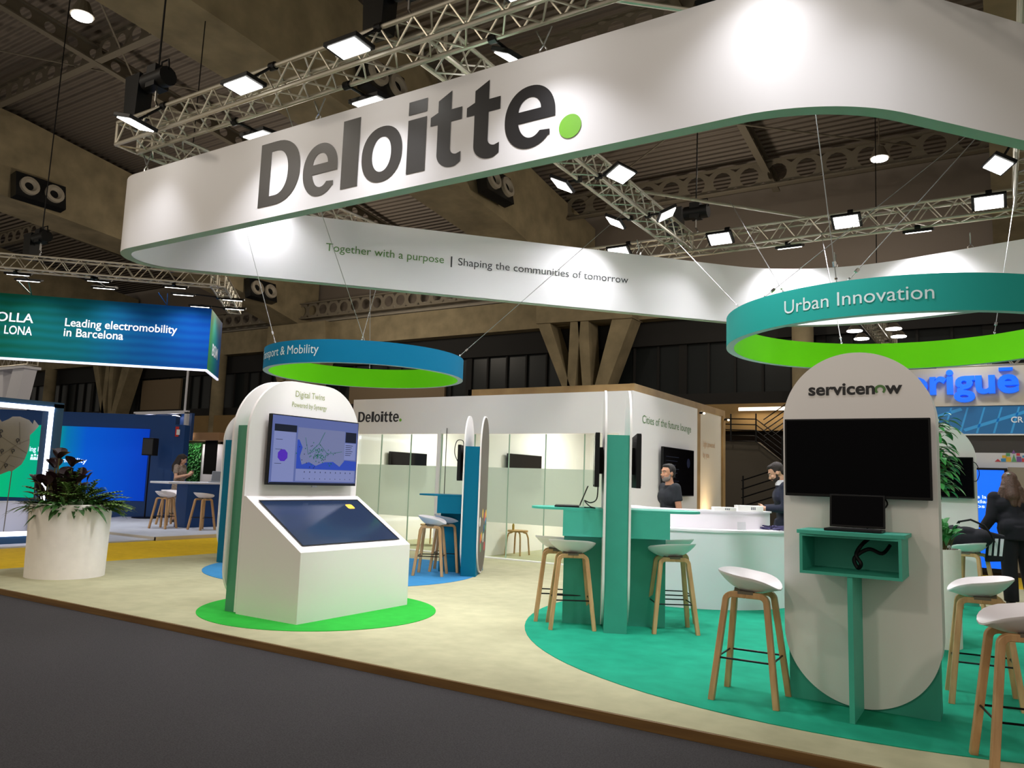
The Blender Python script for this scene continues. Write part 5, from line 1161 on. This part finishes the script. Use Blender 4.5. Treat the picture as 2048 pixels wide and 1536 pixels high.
# ------------------------------------------------------------------ people
def blob(name, pieces, voxel, m, parent, smooth_it=6):
    """union of tapered capsules and ellipsoids, merged into one continuous skin"""
    mb = MB()
    for pc_ in pieces:
        if pc_[0] == 'c':
            _, p, q, r1, r2 = pc_; mb.cyl(p, q, r1, r2, 14); mb.ell(p, r1, r1, r1, 14, 8); mb.ell(q, r2, r2, r2, 14, 8)
        elif pc_[0] == 'f': _, p, q, r1, r2 = pc_; mb.cyl(p, q, r1, r2, 16)
        elif pc_[0] == 'e': mb.ell(pc_[1], *pc_[2], 18, 12, pc_[3] if len(pc_) > 3 else None)
    me = bpy.data.meshes.new('tmp'); me.from_pydata(mb.v, [], mb.f); o = bpy.data.objects.new('tmp', me); COL.objects.link(o)
    r = o.modifiers.new('r', 'REMESH'); r.mode = 'VOXEL'; r.voxel_size = voxel; s = o.modifiers.new('s', 'SMOOTH'); s.iterations = smooth_it; s.factor = .5
    dg = bpy.context.evaluated_depsgraph_get(); dg.update(); m2 = bpy.data.meshes.new_from_object(o.evaluated_get(dg)); bpy.data.objects.remove(o); bpy.data.meshes.remove(me)
    m2.name = name; m2.materials.clear(); m2.materials.append(M[m])
    for p in m2.polygons: p.use_smooth = True
    ob = bpy.data.objects.new(name, m2); COL.objects.link(ob); ob.parent = parent; return ob
def V3(*a): return Vector(a)
def hand(wr, d, side, palm_n, curl=.5, s=1.0):
    """wrist, direction of the fingers, direction toward the thumb, palm normal"""
    d, side, pn = Vector(d).normalized(), Vector(side).normalized(), Vector(palm_n).normalized(); wr = Vector(wr); P = []
    kn = wr + d * (.085 * s)
    for k, (o_, L) in enumerate(((.030, .072), (.010, .080), (-.010, .075), (-.029, .058))):
        b = kn + side * (o_ * s); P.append(('c', wr + side * (o_ * .6 * s), b, .013 * s, .0115 * s)); p = b; a = 0
        for j, f in enumerate((.45, .32, .23)):
            a += curl * (.35 + .3 * j); q = p + (d * cos(a) + pn * sin(a)) * (L * f * s); P.append(('c', p, q, (.0095 - .0008 * j) * s, (.0088 - .0008 * j) * s)); p = q
    b = wr + side * (.022 * s) + d * (.02 * s); q = b + (d * .6 + side * .7 + pn * .25).normalized() * (.042 * s); P.append(('c', b, q, .0125 * s, .0105 * s)); P.append(('c', q, q + (d * .85 + side * .25 + pn * .35).normalized() * (.032 * s), .0102 * s, .0085 * s))
    return P
def person(label, loc, rotz, J, top_m, leg_m, hair_m, skin='skin', sleeve='short', hair='short', beard=None, shoes='black_plastic', dress=False, female=False, collar=None, jacket=False, size=1.0, loose=0.0):
    t = thing('person', label, 'person', loc, rotz, None, True); t.scale = (size,) * 3; g = lambda k: Vector(J[k])
    HR = Euler(J.get('head_rot', (0, 0, 0))).to_matrix(); hc = g('head'); h = lambda x, y, z: hc + HR @ Vector((x, y, z))
    B = [('e', hc + HR @ V3(0, -.008, .025), (.074, .094, .092), HR), ('e', h(0, .018, -.045), (.058, .068, .070), HR), ('e', h(0, .058, -.088), (.028, .026, .022), HR),
         ('c', h(0, .082, .012), h(0, .106, -.028), .008, .0125), ('c', h(-.011, .094, -.032), h(.011, .094, -.032), .010, .010), ('e', h(0, .075, .035), (.050, .018, .012), HR),
         ('e', h(-.038, .062, -.020), (.022, .024, .020), HR), ('e', h(.038, .062, -.020), (.022, .024, .020), HR), ('e', h(0, .079, -.060), (.022, .014, .012), HR),
         ('e', h(-.076, -.008, -.005), (.009, .020, .032), HR), ('e', h(.076, -.008, -.005), (.009, .020, .032), HR), ('c', g('neck'), h(0, -.018, -.06), .055 if not female else .047, .053 if not female else .045)]
    sh = ('L', 'R'); ch, pv_ = g('chest'), g('pelvis'); ax = (g('shR') - g('shL')).normalized(); tw_ = (ch - pv_)
    wS = .95 if female else 1.0
    B += [('c', pv_ - ax * .07, pv_ + ax * .07, .125 * wS, .125 * wS), ('c', pv_ + tw_ * .4 - ax * .06, pv_ + tw_ * .4 + ax * .06, .105 * wS, .105 * wS), ('c', ch - ax * .085 * wS, ch + ax * .085 * wS, .118 * wS, .118 * wS), ('c', pv_, ch, .11 * wS, .115 * wS), ('c', ch, g('neck'), .10 * wS, .06)]
    for s in sh:
        B += [('c', ch + (g('sh' + s) - ch) * .3 + V3(0, 0, .03), g('sh' + s), .07 * wS, .058 * wS), ('c', g('sh' + s), g('el' + s), .050 * wS, .040 * wS), ('c', g('el' + s), g('wr' + s), .041 * wS, .027 * wS)]
        hd = J['hand' + s]; B += hand(g('wr' + s), *hd)
        B += [('c', g('hip' + s), g('kn' + s), .085 * wS, .057), ('c', g('kn' + s), g('an' + s), .057, .038), ('c', g('an' + s) + V3(0, -.03, -.045), g('an' + s) + V3(0, .12, -.06), .035, .028)]
    blob('body', B, .0075, skin, t, 4)
    # clothes
    e = .014 + loose; C_ = [('c', pv_ + V3(0, 0, .02) - ax * .07, pv_ + V3(0, 0, .02) + ax * .07, .125 * wS + e, .125 * wS + e), ('c', pv_ + tw_ * .4 - ax * .06, pv_ + tw_ * .4 + ax * .06, .105 * wS + e, .105 * wS + e), ('c', ch - ax * .085 * wS, ch + ax * .085 * wS, .118 * wS + e, .118 * wS + e), ('c', pv_ + tw_ * .1, ch, .11 * wS + e, .115 * wS + e), ('f', ch, g('neck') - V3(0, 0, .01), .10 * wS + e, .066)]
    for s in sh:
        a, b, c = g('sh' + s), g('el' + s), g('wr' + s); C_ += [('c', ch + (a - ch) * .3 + V3(0, 0, .03), a, .07 * wS + e, .058 * wS + e)]
        if sleeve == 'short': C_ += [('f', a, a + (b - a) * .62, .056 * wS + e, .052 * wS + e)]
        else: C_ += [('c', a, b, .050 * wS + e, .042 * wS + e), ('f', b, b + (c - b) * .93, .043 * wS + e, .030 + e)]
    if jacket: C_ += [('f', pv_ + V3(0, 0, .05), pv_ - V3(0, 0, .12), .165, .19)]
    if dress:
        kn = (g('knL') + g('knR')) / 2; C_ += [('c', g('hipL'), g('knL'), .125, .13), ('c', g('hipR'), g('knR'), .125, .13), ('c', pv_, kn, .15, .17), ('f', pv_ - V3(0, 0, .1), kn - V3(0, 0, .30), .19, .25)]
    blob('dress' if dress else ('jacket' if jacket else 'shirt'), C_, .011, top_m, t, 6)
    if not dress:
        T_ = [('c', pv_ - V3(0, 0, .01) - ax * .07, pv_ - V3(0, 0, .01) + ax * .07, .125 * wS + .010, .125 * wS + .010)]
        for s in sh: T_ += [('c', g('hip' + s), g('kn' + s), .085 * wS + e, .060 + e), ('f', g('kn' + s), g('an' + s) - V3(0, 0, .03), .060 + e, .052 + e)]
        blob('trousers', T_, .011, leg_m, t, 6)
    for s in sh:
        a = g('an' + s); blob('shoe', [('c', a + V3(0, -.04, -.05), a + V3(0, .13, -.055), .041, .034), ('e', a + V3(0, .04, -.07), (.045, .13, .022))], .008, shoes, t, 4)
    # face
    for s in (-1, 1):
        build('eye', MB().ell(h(s * .031, .083, .012), .0125, .008, .0052, 10, 6, HR), 'eye_white', t, smooth=True); build('iris', MB().ell(h(s * .031, .090, .012), .0056, .003, .0050, 8, 6, HR), 'logo_black', t)
        build('eyebrow', MB().tube([h(s * .014, .091, .030), h(s * .032, .089, .036), h(s * .05, .076, .030)], .0045, n=5), hair_m, t)
    build('mouth', MB().ell(h(0, .089, -.056), .024, .009, .008, 10, 6, HR), 'lip', t, smooth=True)
    # hair
    if hair == 'short':
        H_ = [('e', h(0, -.030, .050), (.080, .093, .085), HR), ('e', h(0, .022, .098), (.056, .054, .030), HR), ('e', h(0, -.07, -.0), (.066, .042, .068), HR)]
        for s in (-1, 1): H_.append(('e', h(s * .066, -.008, .03), (.014, .034, .04), HR))
    else:
        H_ = [('e', h(0, -.026, .05), (.092, .10, .095), HR), ('e', h(0, .03, .09), (.064, .055, .04), HR), ('c', h(0, -.085, .03), h(0, -.10, -.22), .075, .085), ('c', h(-.05, -.05, 0), h(-.085, -.05, -.24), .05, .045), ('c', h(.05, -.05, 0), h(.085, -.05, -.24), .05, .045), ('c', h(0, -.10, -.2), h(.01, -.10, -.33), .08, .04), ('c', h(-.07, -.075, -.2), h(-.10, -.07, -.31), .04, .018), ('c', h(.06, -.08, -.2), h(.09, -.08, -.32), .04, .018)]
    if hair == 'wavy':
        H_ += [('e', h(0, -.072, -.10), (.122, .07, .17), HR), ('e', h(-.075, -.055, -.19), (.06, .055, .11), HR), ('e', h(.075, -.055, -.19), (.06, .055, .11), HR)]
        for x_, z_ in ((-.13, -.27), (-.09, -.33), (-.04, -.36), (.02, -.38), (.07, -.35), (.12, -.29), (.15, -.22), (-.15, -.2)): H_.append(('c', h(x_ * .6, -.08, -.12), h(x_, -.09, z_), .05, .016))
    blob('hair', H_, .007, hair_m, t, 3)
    if beard:
        blob('beard', [('e', h(0, .022, -.066), (.0600, .0645, .050), HR), ('e', h(0, .056, -.090), (.031, .030, .024), HR), ('c', h(-.022, .088, -.045), h(.022, .088, -.045), .007, .007), ('c', h(-.064, .012, -.02), h(-.060, .025, -.07), .012, .014), ('c', h(.064, .012, -.02), h(.060, .025, -.07), .012, .014)], .006, beard, t, 3)
    if collar:
        build('collar', MB().cyl(g('neck') - V3(0, -.0, .03), g('neck') + V3(0, .004, .035), .072, .064, 16, False), collar, t, smooth=True)
    return t
STAND = dict(pelvis=(0, 0, .93), chest=(0, 0, 1.27), neck=(0, .0, 1.44), head=(0, .03, 1.585), shL=(-.185, 0, 1.39), shR=(.185, 0, 1.39), elL=(-.235, -.03, 1.11), elR=(.235, -.03, 1.11), wrL=(-.24, .06, .87), wrR=(.24, .06, .87),
             hipL=(-.095, 0, .90), hipR=(.095, 0, .90), knL=(-.10, .02, .49), knR=(.10, .02, .49), anL=(-.10, -.02, .09), anR=(.10, -.02, .09), handL=((0, .2, -1), (.3, 1, .2), (1, 0, 0), .5), handR=((0, .2, -1), (-.3, 1, .2), (-1, 0, 0), .5))
def pose(**k): d = dict(STAND); d.update(k); return d
# local +y is the facing direction: rotz turns it
# man in black T-shirt behind the counter, turned to the side, looking along the hall
person('man with grey beard in black T-shirt standing behind the round counter', (-3.672, 9.768, 0), atan2(-.74, -.72) - pi / 2, pose(head_rot=(0, 0, .28), wrL=(-.22, .12, .90), wrR=(.24, .10, .88)), 'tee_black', 'tee_black', 'hair_grey', beard='beard_grey', size=.962)
person('man in dark navy suit and white shirt looking down at the counter end', (-2.36, 10.42, 0), atan2(-.35, -.93) - pi / 2, pose(pelvis=(0, -.02, .94), chest=(0, .03, 1.28), neck=(0, .06, 1.45), head=(0, .12, 1.575), head_rot=(-.5, 0, 0), shL=(-.19, .03, 1.40), shR=(.19, .03, 1.40), elL=(-.24, .04, 1.13), elR=(.24, .04, 1.13), wrL=(-.12, .27, 1.12), wrR=(.12, .27, 1.12), handL=((.35, 1, -.1), (.2, 0, 1), (1, -.3, 0), .8), handR=((-.35, 1, -.1), (-.2, 0, 1), (-1, -.3, 0), .8)), 'suit_navy', 'suit_navy', 'hair_dark', skin='skin_pale', sleeve='long', beard='hair_dark', collar='shirt_white', jacket=True)
# woman in black seen from behind, reaching to the bag
wr_ = person('woman in black seen from behind with long brown hair, reaching toward the black bag', (.12, 12.0, 0), radians(14), pose(pelvis=(0, 0, .95), chest=(-.03, .13, 1.25), neck=(-.03, .18, 1.41), head=(-.0, .21, 1.55), head_rot=(-.35, 0, -.12), shL=(-.20, .13, 1.35), shR=(.14, .15, 1.36), elL=(-.26, .06, 1.10), elR=(.24, .26, 1.12), wrL=(-.37, .06, .93), wrR=(.10, .44, 1.0),
       hipL=(-.09, 0, .90), hipR=(.09, 0, .90), knL=(-.09, .02, .49), knR=(.13, .1, .50), anL=(-.09, -.02, .09), anR=(.19, .12, .09), handL=((-.95, .1, -.15), (.1, .9, .2), (0, 0, -1), .5), handR=((-.4, .9, -.3), (-.8, 0, .3), (-.2, 0, -1), .4)), 'suit_black', 'suit_black', 'hair_brown', sleeve='long', hair='wavy', female=True, loose=.018, jacket=True)
build('hair_clip', MB().ell((-.03, .10, 1.665), .028, .02, .016, 10, 6), 'chrome', wr_, smooth=True)
# woman in patterned dress at the bar table, looking at her phone
wl = person('woman in sandy patterned dress with dark long hair holding a phone at the bar table', (-17.85, 12.60, .02), radians(-62), pose(head_rot=(-.35, 0, .25), head=(0, .05, 1.575), elL=(-.24, .02, 1.12), elR=(.24, .02, 1.12), wrL=(-.08, .26, 1.20), wrR=(.07, .26, 1.20), handL=((.3, .6, .6), (.2, -.3, .9), (.9, 0, -.3), .9), handR=((-.3, .6, .6), (-.2, -.3, .9), (-.9, 0, -.3), .9)), 'dress', 'dress', 'hair_dark', skin='skin_pale', hair='long', dress=True, female=True, shoes='dark_grey')
t = thing('mobile_phone', 'dark phone held by the woman in the patterned dress', 'phone', (-17.85, 12.60, 1.27), radians(-62), None, True); build('body', MB().obox((0, .33, .02), (1, 0, 0), (0, .5, .86), (0, .86, -.5), .036, .074, .004), 'black_gloss', t)
# black bag on the stool
bg = thing('shoulder_bag', 'soft black bag lying on the stool by the woman in black', 'bag', (-.40, 10.95, .755))
blob('body', [('e', (0, 0, .10), (.26, .16, .12)), ('e', (-.12, .02, .14), (.13, .12, .12)), ('e', (.14, -.02, .12), (.14, .13, .11)), ('e', (.0, -.05, .17), (.15, .08, .08))], .012, 'suit_black', bg, 3)
build('strap', MB().tube([(x_ - .06, y_ - .3, z_ - .02) for x_, y_, z_ in ((-.46, 11.15, .98), (-.40, 11.1, 1.08), (-.28, 11.08, 1.11), (-.15, 11.1, 1.05), (-.08, 11.12, .95), (-.05, 11.12, .86))], .012, n=6, rx=.02), 'black_plastic', bg, smooth=True)
build('tag', MB().obox((-.49, 10.80, 1.02), (1, 0, .2), (0, 1, 0), (-.2, 0, 1), .03, .004, .014), 'paper_white', bg)
sb_ = thing('tote_bag', 'striped black and pale bag hanging at the stool edge beside the woman in black', 'bag', (-.12, 10.98, .6)); build('body', MB().prism([(-.10, -.16), (.10, -.14), (.12, .16), (-.06, .2)], lambda u, v, w_: (-.12 + u, 10.95 + w_, .76 + v), .07), 'suit_black', sb_, bevel=.02)
mb = MB()
for k in range(3): mb.prism([(-.06 + .055 * k, -.08), (-.03 + .055 * k, -.08), (-.005 + .055 * k, .12), (-.04 + .055 * k, .12)], lambda u, v, w_: (-.12 + u, 10.948 - w_, .76 + v), .002)
build('stripe', mb, 'wall_pale', sb_)
